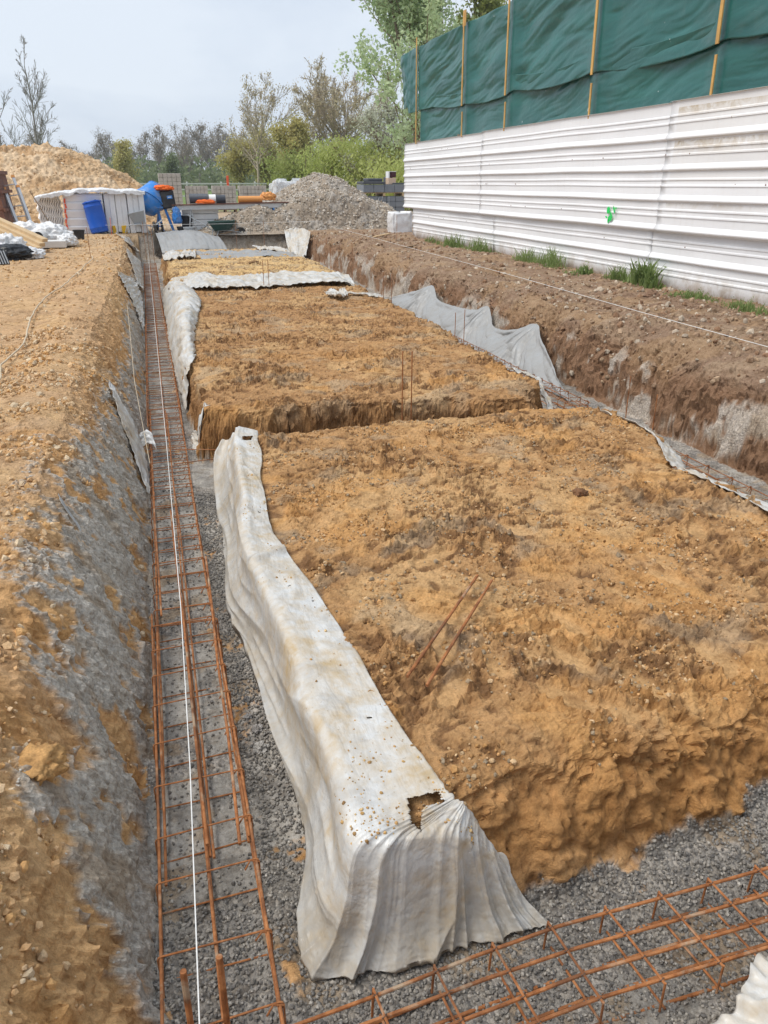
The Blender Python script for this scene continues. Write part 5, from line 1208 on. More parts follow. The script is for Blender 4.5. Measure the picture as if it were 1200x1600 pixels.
sh = empty('spoil_heap', (-5, 35.5, G0), 0, 'long tan heap of dug out soil behind the white stacks at the left', 'soil heap')
def heap_col(x, y, z):
    c = C3(.60, .42, .245) + 0 * x[..., None]
    c = lerp(c, C3(.68, .51, .33), sstep(0, .3, fbm(x * .9, y * .9, z * .9, 3, 612))); c = lerp(c, C3(.46, .28, .135), sstep(.08, .3, fbm(x * .8 + 9, y * .8, z * 1.2, 4, 613)) * .75)
    return c
o_, hx_, hy_, hz_, h0_ = heap_mesh('soil_mound', -15, 2.2, 30.8, 40.4, 420, 240, heap_z, heap_col, M['soil'], sh, (.09, .06), -5, 35.5)
rng = np.random.default_rng(41); i = rng.integers(0, hx_.size, 3200); i = i[(h0_.ravel()[i] > .9)]
P = np.stack([hx_.ravel()[i] + 5, hy_.ravel()[i] - 35.5, hz_.ravel()[i] - G0], -1)
o = stones('clods', P, rng.uniform(.015, .05, len(i)) * rng.choice([1, 1, 1.6], len(i)), tint(rng, len(i), [(.62, .45, .27), (.70, .56, .39), (.48, .31, .17)], .18), 42, M['stone'], sh); tag(o, kind='stuff')
def pile_z(x, y):
    r = np.hypot((x - 6.15) / 1.0, (y - 29.4) / 1.0); n = .12 * fbm(x * 1.1, y * 1.1, 0, 3, 621)
    a = 1.90 * np.clip(1 - np.hypot(r, .25) / 3.45 + .075, 0, 1.2)
    r2 = np.hypot((x - 3.7) / 1.9, (y - 28.2) / 1.2); b = .80 * np.clip(1.2 - r2, 0, 1) ** 1.0
    r3 = np.hypot((x - 6.0) / 3.3, (y - 27.9) / .9); c = .26 * np.clip(1.2 - r3, 0, 1)
    m_ = sstep(26.95, 27.9, y); a, b, c = a * m_, b * m_, c * m_
    return .60 + .12 + np.maximum.reduce([a, b, c]) - .12 * (np.maximum.reduce([a, b, c]) <= 0.001) + n * (np.maximum.reduce([a, b, c]) > 0.05)
gp_ = empty('gravel_pile', (6.1, 29.2, G0), 0, 'tall conical pile of pale grey gravel at the end of the trenches', 'gravel pile')
def pile_col(x, y, z):
    c = C3(.34, .28, .215) + 0 * x[..., None]; return lerp(c, C3(.38, .34, .29), sstep(0, .3, fbm(x * 2, y * 2, z * 2, 3, 622)))
o_, hx_, hy_, hz_, h0_ = heap_mesh('gravel_mound', 1.6, 10.2, 26.6, 33, 300, 230, pile_z, pile_col, M['soil'], gp_, (.04, .03), 6.1, 29.2)
rng = np.random.default_rng(43); i = rng.integers(0, hx_.size, 16000); i = i[(h0_.ravel()[i] > .76) & (hy_.ravel()[i] < 30.6)]
P = np.stack([hx_.ravel()[i] - 6.1, hy_.ravel()[i] - 29.2, hz_.ravel()[i] - G0], -1) + rng.normal(size=(len(i), 3)) * .012
lowr = hz_.ravel()[i] < 1.05
o = stones('loose_stones', P, rng.uniform(.012, .038, len(i)) * rng.choice([1, 1, 1, 1.5], len(i)), tint(rng, len(i), [(.43, .38, .31), (.52, .47, .40), (.32, .28, .225), (.60, .55, .48), (.38, .31, .235)], .2), 44, M['stone'], gp_); tag(o, kind='stuff')

# ------------------------------------------------------------------ white stacks
def gl(x, y): return H(x, y)
st = empty('panel_stack', (-2.82, 28.0, gl(-2.8, 28) - .01), rad(8), 'leftmost white stack, of wavy panels standing on edge under plastic', 'panel stack', 'white stacks in the yard')
for i in range(11):
    nv_, V = 16, []
    for k in range(nv_):
        z = 1.12 * k / (nv_ - 1); dx = .028 * math.sin(z * 24 + i * .4) - .12 * (1 - z) * 0
        for yy_, s in ((0, -1), (1.1, -1), (1.1, 1), (0, 1)): V.append((-.36 + .065 * i + dx + s * .026 + .10 * z * (-.4), yy_ + .02 * (i % 3), z))
    F = [(4 * k + q, 4 * k + (q + 1) % 4, 4 * k + 4 + (q + 1) % 4, 4 * k + 4 + q) for k in range(nv_ - 1) for q in range(4)] + [(3, 2, 1, 0), tuple(4 * (nv_ - 1) + q for q in range(4))]
    MB().add(V, F).build('panel', M['poly'], st, True)
s2 = empty('panel_stack', (-2.0, 27.6, gl(-2, 27.6) - .01), 0, 'white stack of flat stepped panels with an orange strap, left of the blue barrel', 'panel stack', 'white stacks in the yard')
for i in range(5):
    z = .02 + i * .235
    MB().add([(-.47 + .01 * i, 0, z), (.74, 0, z), (.74, 1.2, z), (-.47 + .01 * i, 1.2, z), (-.47 + .01 * i, -.035, z + .19), (.74, -.035, z + .19), (.74, 1.2, z + .19), (-.47, 1.2, z + .19), (-.47, -.01, z + .23), (.74, -.01, z + .23), (.74, 1.2, z + .23), (-.47, 1.2, z + .23)],
             [(3, 2, 1, 0), (0, 1, 5, 4), (1, 2, 6, 5), (2, 3, 7, 6), (3, 0, 4, 7), (4, 5, 9, 8), (5, 6, 10, 9), (6, 7, 11, 10), (7, 4, 8, 11), (8, 9, 10, 11)]).build('panel', M['poly'], s2)
mb = MB()
for k in range(7): mb.box((-.455 + .012 * k + (.02 if k % 2 else 0), -.045, .09 + .15 * k), (.05, .02, .13), R=Matrix.Rotation(rad(8 - 16 * (k % 2)), 3, 'Y'))
mb.build('strap', M['red_mark'], s2)
s3 = empty('panel_stack', (-.62, 27.7, gl(-.6, 27.7) - .01), 0, 'white stack of upright panels with yellow foot blocks, right of the blue barrel', 'panel stack', 'white stacks in the yard')
rg_ = random.Random(9)
for i in range(7):
    MB().box((-.53 + .175 * i, .35 + rg_.uniform(-.03, .03), .62 + rg_.uniform(-.02, .02)), (.170, .9, 1.20 + rg_.uniform(-.03, .05)), rg_.uniform(-.03, .03), bev=.02).build('panel', M['poly'], s3)
for x, w in ((-.40, .10), (-.09, .15)): MB().box((x, -.14, .12), (w, .1, .24), R=Matrix.Rotation(rad(-4), 3, 'Y'), bev=.015).build('foot_block', M['yellow'], s3)
# plastic cover over the stacks
nu, nv = 150, 60; s = np.linspace(0, 1, nu)[:, None] * np.ones((1, nv)); t = np.ones((nu, 1)) * np.linspace(0, 1, nv)[None]
xx = -3.25 + 3.3 * s; yyy = 27.42 + 1.5 * t
top = np.interp(xx, [-3.3, -3.0, -2.6, -2.2, -1.95, -1.35, -1.0, -.3, .1], [1.86, 1.93, 2.0, 2.03, 2.10, 2.10, 2.08, 2.07, 2.0])
zz = top - .10 * np.abs(t * 2 - 1) ** 3 + .05 * fbm(xx * 2.2, yyy * 2.2, 0, 3, 631) + .025 * ridged(xx * 4, yyy * 3, 0, 2, 632)
fr = t < .16; zz = np.where(fr, zz - (1 - t / .16) * (.03 + .12 * fbm(xx * 3, 0 * xx, 0, 2, 633)), zz); yyy = np.where(fr, 27.42 + .03 * t, yyy - .2)
tag(grid_mesh('plastic_cover', np.stack([xx, yyy, zz], -1), M['wrap']), 'crumpled white plastic cover lying over the tops of the white stacks', 'plastic cover')
# blue barrel, leaning
br = empty('plastic_barrel', (-1.44, 27.25, gl(-1.44, 27.2) + .01), 0, 'bright blue plastic barrel leaning against the white stacks', 'barrel')
Rb = Matrix.Rotation(rad(-9), 3, 'Y') @ Matrix.Rotation(rad(-6), 3, 'X')
MB().lathe([(.02, 0), (.24, .0), (.262, .02), (.27, .06), (.272, .12), (.283, .14), (.283, .165), (.275, .185), (.29, .45), (.29, .5), (.275, .74), (.285, .76), (.285, .79), (.272, .81), (.266, .9), (.24, .94), (.02, .94)], (0, 0, 0.02), 32, Rb).build('shell', M['blue_plastic'], br, True)
MB().lathe([(.268, .0), (.292, .004), (.292, .035), (.268, .04)], Rb @ Vector((0, 0, .885)) + Vector((0, 0, .02)), 32, Rb, False, False).build('rim', M['blue_plastic'], br, True)
MB().lathe([(.034, 0), (.034, .03), (.0, .034)], Rb @ Vector((.12, 0, .935)) + Vector((0, 0, .02)), 12, Rb, True, False).build('bung', M['dark_plastic'], br)

# ------------------------------------------------------------------ cement mixer
mxr = empty('cement_mixer', (.38, 28.3, gl(.4, 28.3)), 0, 'blue cement mixer with black motor box standing before the white stacks', 'cement mixer')
ax = Vector((.52, .42, .74)).normalized(); Rm = ax.to_track_quat('Z', 'Y').to_matrix(); dc = Vector((-.20, 0, .98))
MB().lathe([(.05, -.40), (.30, -.385), (.36, -.34), (.44, -.12), (.45, -.03), (.465, -.03), (.465, .03), (.45, .03), (.44, .10), (.33, .40), (.285, .50), (.30, .515), (.285, .53)], dc, 36, Rm, True, False).build('drum', M['blue_paint'], mxr, True)
MB().lathe([(.455, -.025), (.490, -.022), (.490, .022), (.455, .025)], dc, 60, Rm, False, False).build('ring_gear', M['blue_paint'], mxr)
MB().lathe([(.27, .50), (.27, .47), (.32, .38), (.42, .1)], dc, 36, Rm, False, False).build('drum_mouth', M['dark_plastic'], mxr, True)
MB().box((.36, -.10, 1.0), (.46, .34, .56), R=Matrix.Rotation(rad(-6), 3, 'Y'), bev=.05).build('motor_box', M['dark_plastic'], mxr)
mb = MB().box((.43, -.288, 1.07), (.17, .02, .10), R=Matrix.Rotation(rad(-6), 3, 'Y')); badge = mb.build('badge', M['blue_paint'], mxr)
MB().box((.43, -.301, 1.07), (.11, .008, .024), R=Matrix.Rotation(rad(-6), 3, 'Y')).build('badge_mark', M['white'], badge)
fm = MB()
for p in (((.02, -.05, .72), (.12, -.18, .02)), ((.06, .1, .72), (-.05, .42, .02)), ((.25, -.1, .72), (.46, -.2, .03)), ((.25, .1, .72), (.46, .32, .03))): fm.tube([p[0], p[1]], .042, 8)
fm.tube([(.46, -.2, .03), (.46, .32, .03)], .026, 8); fm.tube([(.12, -.18, .16), (-.05, .42, .16)], .022, 8); fm.tube([(-.05, .05, .76), (.32, 0, .72)], .05, 10)
fm.build('frame', M['blue_paint'], mxr, True)
yk = MB().tube([(-.62, -.06, .78), (-.5, -.28, .78), (-.05, -.36, .76), (.2, -.22, .76)], .030, 8); yk.build('yoke', M['blue_paint'], mxr, True)
ringp = [Vector((-.72 + .20 * math.cos(a), -.05 + .10 * math.cos(a), 1.02 + .27 * math.sin(a))) for a in np.linspace(0, 2 * math.pi, 25)]
wh = MB().tube(ringp, .016, 6, False); wh.build('tilt_wheel', M['galv'], mxr, True)
MB().tube([(-.72, -.05, 1.02), (-.3, 0, .98)], .018, 6).build('axle', M['galv'], mxr)
for yy_ in (-.18, .42):
    w = MB().lathe([(.07, -.03), (.14, -.035), (.155, -.02), (.155, .02), (.14, .035), (.07, .03)], (.1 if yy_ < 0 else -.06, yy_, .13), 20, Matrix.Rotation(rad(90), 3, 'Y')).build('wheel', M['rubber'], mxr, True)
    MB().lathe([(.01, -.02), (.072, -.022), (.072, .022), (.01, .02)], (.1 if yy_ < 0 else -.06, yy_, .13), 14, Matrix.Rotation(rad(90), 3, 'Y')).build('hub', M['red_mark'], w)
def crumple(name, label, cat, c, r, mat, seed, amp=.25, grp=None, fr=2.2):
    import bmesh as bme
    bm = bme.new(); bme.ops.create_icosphere(bm, subdivisions=5, radius=1); V = np.array([v.co[:] for v in bm.verts]); F = np.array([[q.index for q in f.verts] for f in bm.faces]); bm.free()
    s = seed * 2.3; d = 1 + amp * fbm(V[:, 0] * fr + s, V[:, 1] * fr, V[:, 2] * fr, 3, seed) + amp * .5 * ridged(V[:, 0] * fr * 1.4 + s, V[:, 1] * fr * 1.4, V[:, 2] * fr * 1.4, 3, seed + 9)
    V = V * d[:, None] * np.array(r) ; V[:, 2] = np.maximum(V[:, 2], -r[2] * .55); V += np.array(c)
    return tag(link(name, np_mesh(name, V, F, True), M[mat]), label, cat, grp)
crumple('work_vest', 'bright orange cloth thrown over the motor box of the cement mixer', 'cloth', (.62, 28.2, gl(.6, 28.2) + 1.33), (.30, .2, .09), 'orange', 3, .3)
crumple('blue_bag', 'crumpled blue bag leaning on the right leg of the cement mixer', 'bag', (.98, 28.0, gl(1, 28) + .42), (.13, .1, .30), 'blue_paint', 4, .25)
# grey wheelbarrow tipped up in front of the mixer
wb = empty('wheelbarrow', (-.12, 27.5, gl(-.1, 27.5)), 0, 'grey wheelbarrow tipped up in front of the cement mixer', 'wheelbarrow')
tr_ = [(-.36, 0, .62), (.02, 0, .70), (.10, 0, .30), (-.26, 0, .22)]
V = []
for (x, y, z) in tr_: V += [(x, -.22, z), (x, .3, z)]
V += [(-.20, -.1, .40), (-.20, .18, .40), (.0, -.1, .44), (.0, .18, .44)]
mbx = MB().add([(-.42, -.25, .62), (.06, -.25, .72), (.06, .33, .72), (-.42, .33, .62), (-.26, -.13, .30), (.06, -.13, .36), (.06, .2, .36), (-.26, .2, .30)], [(0, 1, 5, 4), (1, 2, 6, 5), (2, 3, 7, 6), (3, 0, 4, 7), (4, 5, 6, 7)])
o = mbx.build('tray', M['galv'], wb); md = o.modifiers.new('t', 'SOLIDIFY'); md.thickness = .012
MB().tube([(-.55, -.2, .08), (-.5, -.2, .26), (-.1, -.15, .32), (.30, -.2, .22), (.62, -.22, .42)], .018, 8).tube([(-.55, .25, .08), (-.5, .25, .26), (-.1, .2, .32), (.30, .25, .22), (.62, .27, .42)], .018, 8).tube([(-.55, -.2, .08), (-.55, .25, .08)], .018, 8).tube([(.1, -.17, .3), (.16, -.17, .02), (.24, -.17, .02), (.3, -.2, .22)], .016, 8).build('frame', M['galv'], wb, True)
w = MB().lathe([(.10, -.03), (.17, -.045), (.195, -.02), (.195, .02), (.17, .045), (.10, .03)], (.36, -.3, .195), 22, Matrix.Rotation(rad(80), 3, 'Y')).build('wheel', M['rubber'], wb, True)
MB().lathe([(.01, -.025), (.105, -.028), (.105, .028), (.01, .025)], (.36, -.3, .195), 16, Matrix.Rotation(rad(80), 3, 'Y')).build('rim', M['galv'], w)

def bucket(x, y, r, h, mat, label, tilt=0):
    b = empty('bucket', (x, y, gl(x, y) - .005), .4, label, 'bucket', 'buckets in the yard')
    R_ = Matrix.Rotation(rad(tilt), 3, 'Y')
    MB().lathe([(.01, 0), (r * .78, 0), (r * .80, .02), (r, h), (r * 1.06, h + .004), (r * 1.06, h - .03), (r * .97, h - .01), (r * .76, .03), (.01, .03)], (0, 0, 0), 24, R_, False, False).build('body', M[mat], b, True)
    pts = [R_ @ Vector((r * 1.03 * math.cos(a), .02, h - .03 + -.6 * r * math.sin(a))) for a in np.linspace(0, math.pi, 13)]
    MB().tube(pts, .005, 5).build('handle', M['galv'], b, True)
bucket(-1.86, 24.4, .155, .27, 'dark_plastic', 'dark mortar bucket standing before the white stepped stack')
bucket(1.32, 27.4, .19, .34, 'galv', 'grey bucket standing right of the cement mixer')
bucket(1.30, 28.3, .20, .50, 'dark_plastic', 'taller dark tub behind the grey bucket')
bucket(1.06, 27.6, .13, .22, 'dark_plastic', 'small dark bucket at the right foot of the cement mixer')

# ------------------------------------------------------------------ plank on trestles, pipes, green wheelbarrow
G27 = gl(2.5, 28)
plk = empty('plank_bench', (2.9, 28.2, G27), 0, 'long grey board with rusty top lying on trestles right of the mixer', 'board bench')
MB().box((0, 0, .74), (4.1, .32, .15), R=Matrix.Rotation(rad(-1), 3, 'Y'), bev=.01).build('board', M['insul'], plk)
MB().box((0, -.02, .832), (4.1, .36, .03), R=Matrix.Rotation(rad(-1), 3, 'Y')).build('rusty_rail', M['rusty_steel'], plk)
for x in (-1.45, 1.3):
    m_ = MB()
    for yy_ in (-.25, .25): m_.tube([(x - .1, yy_, 0), (x, yy_ * .5, .68)], .022, 8).tube([(x + .14, yy_, 0), (x, yy_ * .5, .68)], .022, 8)
    m_.tube([(x, -.3, .66), (x, .3, .66)], .025, 8).tube([(x - .06, -.2, .25), (x + .1, -.2, .25)], .015, 6).build('trestle', M['galv' if x < 0 else 'blue_paint'], plk, True)
def pipe(x0, x1, y, z, r, mat, label, ribbed=False):
    pr = []; n = 40
    for i in range(n + 1):
        t = i / n; pr.append((r * (1 + (.06 if (ribbed and i % 2) else 0)), (x1 - x0) * t))
    pr += [(r * .86, x1 - x0), (r * .86, .01)]
    o = MB().lathe([(r * .86, 0.01)] + pr[:-1] + [(r * .86, .02)], (x0, y, z), 22, Matrix.Rotation(rad(90), 3, 'Y'), False, False).build('pipe', M[mat], None, True)
    return tag(o, label, 'pipe', 'pipes lying on the board')
zt_ = G27 + .85
pipe(1.45, 2.05, 28.25, zt_ + .14, .145, 'pipe_grey', 'dark grey ribbed pipe lying on the board beside the mixer', True)
pipe(2.08, 2.30, 28.2, zt_ + .13, .135, 'white', 'short white pipe collar lying between the dark pipes')
pipe(2.32, 2.62, 28.2, zt_ + .12, .13, 'pipe_grey', 'short dark pipe end right of the white collar', True)
pipe(3.05, 3.85, 28.2, zt_ + .11, .105, 'orange_pipe', 'orange drain pipe bundle lying on the board')
crumple('orange_wrap', 'crumpled orange film at the right end of the orange pipes', 'wrapping', (4.05, 28.2, zt_ + .16), (.22, .12, .15), 'orange_pipe', 6, .35)
crumple('orange_wrap', 'low orange fabric under the dark pipes on the board', 'wrapping', (1.95, 28.02, zt_ + .03), (.26, .06, .07), 'orange', 7, .3)
gw = empty('wheelbarrow', (2.35, 27.35, gl(2.35, 27.3)), 0, 'dark green wheelbarrow standing in front of the board', 'wheelbarrow')
o = MB().add([(-.42, -.3, .52), (.46, -.28, .56), (.46, .3, .56), (-.42, .3, .52), (-.24, -.18, .26), (.22, -.16, .28), (.22, .18, .28), (-.24, .18, .26)], [(0, 1, 5, 4), (1, 2, 6, 5), (2, 3, 7, 6), (3, 0, 4, 7), (4, 5, 6, 7)]).build('tray', M['green_tray'], gw)
md = o.modifiers.new('t', 'SOLIDIFY'); md.thickness = .015
MB().tube([(-1.05, -.28, .74), (-.95, -.28, .66), (-.3, -.16, .27), (.3, -.1, .24), (.62, -.05, .17)], .017, 8).tube([(-1.05, .28, .74), (-.95, .28, .66), (-.3, .16, .27), (.3, .1, .24), (.62, .05, .17)], .017, 8).tube([(-.3, -.16, .27), (-.36, -.18, .01), (-.22, -.18, .01), (-.1, -.14, .26)], .015, 8).build('frame', M['galv'], gw, True)
w = MB().lathe([(.10, -.025), (.15, -.04), (.17, -.02), (.17, .02), (.15, .04), (.10, .025)], (.62, 0, .17), 22, Matrix.Rotation(rad(90), 3, 'X')).build('wheel', M['rubber'], gw, True)
MB().lathe([(.01, -.02), (.105, -.022), (.105, .022), (.01, .02)], (.62, 0, .17), 14, Matrix.Rotation(rad(90), 3, 'X')).build('rim', M['galv'], w)
for x, y, sx, sy, sz, m_, lb in ((1.75, 28.75, 1.2, .9, .72, 'poly', 'white foam panels stacked low behind the board beside the mixer'), (2.7, 28.9, .9, .5, .30, 'poly', 'low pale panel bundle under the board behind the green wheelbarrow')):
    r_ = empty('panel_stack', (x, y, gl(x, y)), .02, lb, 'panel stack', 'white stacks in the yard')
    nl_ = 4 if sz > .5 else 2
    for i in range(nl_): MB().box((.01 * (i % 2), 0, sz / nl_ * (i + .5)), (sx, sy, sz / nl_ - .012), .01 * (i % 2), bev=.015).build('panel', M[m_], r_)
tag(MB().beam((1.7, 27.2, gl(1.7, 27.2) + .16), (2.9, 27.3, gl(2.9, 27.3) + .22), .05, .05, bev=.004).build('timber', M['old_wood']), 'thin dark timber lying in front of the green wheelbarrow', 'timber')

# ------------------------------------------------------------------ pallets of concrete blocks
def block_pallet(x, y, w, d, courses, bh, bw, mat, label, rz=0, z0=None, miss=(), wrap=False, name='block_pallet', pal=True):
    root = empty(name, (x, y, (gl(x, y) if z0 is None else z0)), rz, label, 'block pallet', 'pallets of concrete blocks')
    z = 0
    if pal:
        m_ = MB()
        for k in range(5): m_.box((0, -d / 2 + d * (k + .5) / 5, .125), (w, d / 5 * .7, .022))
        for q in (-1, 0, 1):
            m_.box((q * (w / 2 - .06), 0, .06), (.09, d, .09)); m_.box((q * (w / 2 - .06), 0, .012), (.1, d, .02))
        m_.build('pallet', M['plank' if mat == 'conc_dark' else 'old_wood'], root); z = .14
    rg_ = random.Random(int(x * 10)); n = max(1, int(round(w / bw))); b_ = MB()
    for c in range(courses):
        for i in range(n):
            for j in (0, 1):
                if (c, i) in miss: continue
                b_.box((-w / 2 + w * (i + .5) / n, (-d / 4 if j == 0 else d / 4) + rg_.uniform(-.012, .012), z + bh * (c + .5)), (w / n - .012, d / 2 - .012, bh - .010), rg_.uniform(-.015, .015), bev=.008)
    b_.build('blocks', M[mat], root)
    return root
YB = 46
block_pallet(1.42, YB, 1.15, 1.0, 9, .2, .23, 'conc', 'tallest pale concrete block stack behind the cement mixer')
block_pallet(2.76, YB, 1.18, 1.0, 6, .2, .20, 'conc', 'pale concrete block pallet directly right of the tallest stack')
block_pallet(4.22, YB, 1.24, 1.0, 6, .2, .20, 'conc', 'middle pale concrete block pallet behind the orange pipes')
block_pallet(5.72, YB - .3, 1.45, 1.0, 6, .2, .20, 'conc', 'pale concrete block pallet behind the left slope of the gravel pile')
block_pallet(5.05, 33.6, .85, .9, 4, .2, .28, 'conc', 'grey block pallet left of the film wrapped pallet')
wp = block_pallet(5.65, 33.2, 1.2, 1.0, 7, .2, .3, 'poly', 'pallet of white blocks wrapped in clear crumpled film left of the gravel pile')
nu, nv = 120, 50; a_ = np.linspace(0, 2 * math.pi, nu)[:, None] * np.ones((1, nv)); t = np.ones((nu, 1)) * np.linspace(0, 1, nv)[None]
sq = lambda q: np.sign(q) * np.abs(q) ** .45
rr = .82 + .10 * fbm(np.cos(a_) * 2, np.sin(a_) * 2, t * 3, 3, 641) + .05 * ridged(np.cos(a_) * 3, np.sin(a_) * 3, t * 4, 2, 642)
shr = np.where(t > .8, 1 - .75 * ((t - .8) / .2) ** 2, 1)
Gf = np.stack([sq(np.cos(a_)) * rr * shr * .86, sq(np.sin(a_)) * rr * shr * .75, np.minimum(t * 1.75, 1.52 + .1 * fbm(np.cos(a_) * 3, np.sin(a_) * 3, 0, 2, 643)) * (1 + .06 * np.sin(a_ * 2))], -1)
def film_material():
    m, t, b = mat_new('clear_film'); n = noise(t, 9, 5, .6, coords(t), .8)
    b.inputs['Base Color'].default_value = (.8, .81, .82, 1); b.inputs['Roughness'].default_value = .22; set_spec(b, .6)
    tr = N(t, 'ShaderNodeBsdfTransparent'); ms = N(t, 'ShaderNodeMixShader')
    t.links.new(ramp(t, n, [(.35, (.75, .75, .75)), (.62, (.25, .25, .25))]), ms.inputs[0]); t.links.new(b.outputs[0], ms.inputs[1]); t.links.new(tr.outputs[0], ms.inputs[2]); t.links.new(ms.outputs[0], t.nodes['Material Output'].inputs['Surface'])
    bump(t, b, n, .8, .05); return m
M['film'] = film_material()
grid_mesh('wrapping_film', Gf, M['film'], wp, thick=0)
tag(MB().tube([(4.6, 29.2, gl(4.6, 29) + .55), (5.45, 29.5, gl(5.4, 29.5) + 1.12)], .025, 8).build('blue_pole', M['blue_paint'], None, True), 'blue pole leaning up the left slope of the gravel pile', 'pole')
tag(MB().beam((4.0, 28.6, gl(4, 28.6) + .66), (4.62, 28.75, gl(4.6, 28.7) + .52), .06, .03, bev=.004).build('metal_bar', M['galv']), 'pale metal bar lying at the foot of the blue pole', 'bar')
# right stacks
lowp = block_pallet(9.5, 33, 1.55, 1.1, 4, .205, .39, 'conc_dark', 'lower grey block stack beside the fence end')
zz0 = gl(9.5, 33) + .14 + .82 + .004
upp = block_pallet(9.4, 33, 1.75, 1.15, 1, .30, .44, 'conc_dark', 'upper pallet of dark grey lintel blocks on the lower grey stack', z0=zz0)
cap = MB()
cap.box((-.42, -.05, .50), (.92, 1.1, .10), bev=.02).box((-.30, .1, .61), (.62, .8, .12), bev=.03).box((.62, 0, .47), (.5, .9, .06), .05, bev=.015).box((.36, .15, .57), (.22, .6, .30), bev=.02)
cap.build('cap_blocks', M['conc_cap'], upp)
mb = MB()
for (x0, z0_, x1, z1_) in ((-.32, .92, -.46, .52), (-.16, .97, -.30, .40), (.10, .95, .10, .2)): mb.beam((x0, -.565, z0_), (x1, -.565, z1_), .025, .004)
mb.build('packing_strap', M['white'], lowp)
bxo = empty('cardboard_box', (9.77, 32.75, zz0 + .14 + .30 + .004), .1, 'small open box with dark red inside on top of the dark block stack', 'box')
MB().box((0, 0, .12), (.34, .3, .24), bev=.01).build('carton', M['card'], bxo)
MB().box((-.14, 0, .36), (.05, .3, .24)).box((.02, .13, .36), (.28, .04, .24)).box((.03, 0, .475), (.30, .3, .02)).build('flap', M['white'], bxo)
MB().box((.05, -.02, .36), (.25, .24, .20), bev=.01).build('inner', M['maroon'], bxo)
nu, nv = 90, 40; a_ = np.linspace(0, 2 * math.pi, nu)[:, None] * np.ones((1, nv)); t = np.ones((nu, 1)) * np.linspace(0, 1, nv)[None]
sq = lambda q: np.sign(q) * np.abs(q) ** .4
rr = 1 + .07 * fbm(np.cos(a_) * 2, np.sin(a_) * 2, t * 2.5, 3, 651) + .05 * ridged(np.cos(a_) * 3, np.sin(a_) * 3, t * 2, 2, 652) + .08 * np.sin(t * 3.14)
top_ = np.where(t > .86, 1 - ((t - .86) / .14) ** 2 * .96, 1)
tag(grid_mesh('white_sack', np.stack([7.98 + sq(np.cos(a_)) * .33 * rr * top_, 25.7 + sq(np.sin(a_)) * .30 * rr * top_, gl(7.98, 25.7) - .02 + .62 * np.minimum(t / .9, 1) * (1 + .06 * fbm(np.cos(a_) * 2, np.sin(a_) * 2, 3, 2, 653))], -1), M['wrap'], thick=0), 'white builder sack standing at the far foot of the fence', 'sack')
tag(MB().beam((6.35, 23.0, gl(6.35, 23) + .03), (6.95, 23.5, gl(6.95, 23.5) + .07), .09, .03, bev=.004).build('timber', M['plank']), 'short broken board lying on the right bank near the white sack', 'timber')
tag(MB().beam((6.1, 19.4, gl(6.1, 19.4) + .03), (6.6, 19.9, gl(6.6, 19.9) + .04), .07, .03, bev=.004).build('timber', M['old_wood']), 'short dark board lying on the right bank beside the pale string', 'timber')
for x, y, lb in ((5.0, 28.0, 'orange marker stake in front of the gravel pile'), (-1.05, 25.9, 'orange marker stake in front of the yellow foot blocks')):
    tag(MB().beam((x, y, gl(x, y) - .03), (x + .01, y, gl(x, y) + .52), .035, .012, bev=.003).build('marker_stake', M['red_mark']), lb, 'stake', 'orange marker stakes')
mk = empty('marker_post', (4.62, 47.5, gl(4.6, 47.5)), 0, 'orange and white marker post behind the middle block pallet', 'marker post')
MB().box((0, 0, .9), (.10, .05, 1.8), bev=.005).build('shaft', M['white'], mk); MB().box((0, 0, 1.45), (.13, .07, .8), bev=.005).build('sleeve', M['red_mark'], mk)

# ------------------------------------------------------------------ rail fence at the field
rf = empty('rail_fence', (5, 58, gl(5, 58)), 0, 'pale wooden rail fence along the field behind the block pallets', 'fence')
for i in range(10): MB().box((-9 + 2.3 * i, 0, .75), (.11, .11, 1.6), bev=.01).build('post', M['insul'], rf)
for z in (.65, 1.05, 1.42): MB().box((1.3, -.07, z), (21, .04, .09)).build('rail', M['insul'], rf)

# ------------------------------------------------------------------ left edge: skip, ladder, timbers, wraps
sk = empty('skip', (-4.7, 24.3, gl(-4.7, 24.3)), 0, 'rusty brown ribbed steel skip at the left picture edge', 'skip')
m_ = MB(); hh = 1.75
def fr_(z): q = z / hh; return (1.02 + .16 * (1 - q) * .35, .85)
V = []; lv = [0, .42, .44, .84, .86, 1.28, 1.30, hh]
for i, z in enumerate(lv):
    e = .05 * (1 - (i % 2)) ; wx, wy = 1.10 + .06 * (1 - z / hh) + e * .5, .85 + e * .5
    V += [(-wx, -wy, z), (wx, -wy, z), (wx, wy, z), (-wx, wy, z)]
F = [(4 * k + q, 4 * k + (q + 1) % 4, 4 * k + 4 + (q + 1) % 4, 4 * k + 4 + q) for k in range(len(lv) - 1) for q in range(4)] + [(3, 2, 1, 0)]
o = m_.add(V, F).build('body', M['rusty_steel'], sk); md = o.modifiers.new('t', 'SOLIDIFY'); md.thickness = .03
MB().box((0, -.88, hh), (2.3, .08, .09)).box((0, .88, hh), (2.3, .08, .09)).box((1.12, 0, hh), (.08, 1.68, .09)).box((-1.12, 0, hh), (.08, 1.68, .09)).build('rim', M['rusty_steel'], sk)
for z in (.42, .85, 1.29): MB().box((1.175, 0, z), (.05, 1.8, .08)).build('rib', M['rusty_steel'], sk)
ld = empty('ladder', (-2.95, 23.9, gl(-2.95, 23.9)), 0, 'aluminium double ladder with orange caps leaning against the rusty skip', 'ladder')
A0, A1 = Vector((-.30, -.1, .02)), Vector((-.72, .55, 1.55)); B0, B1 = Vector((.02, -.1, .02)), Vector((-.36, .5, 1.62))
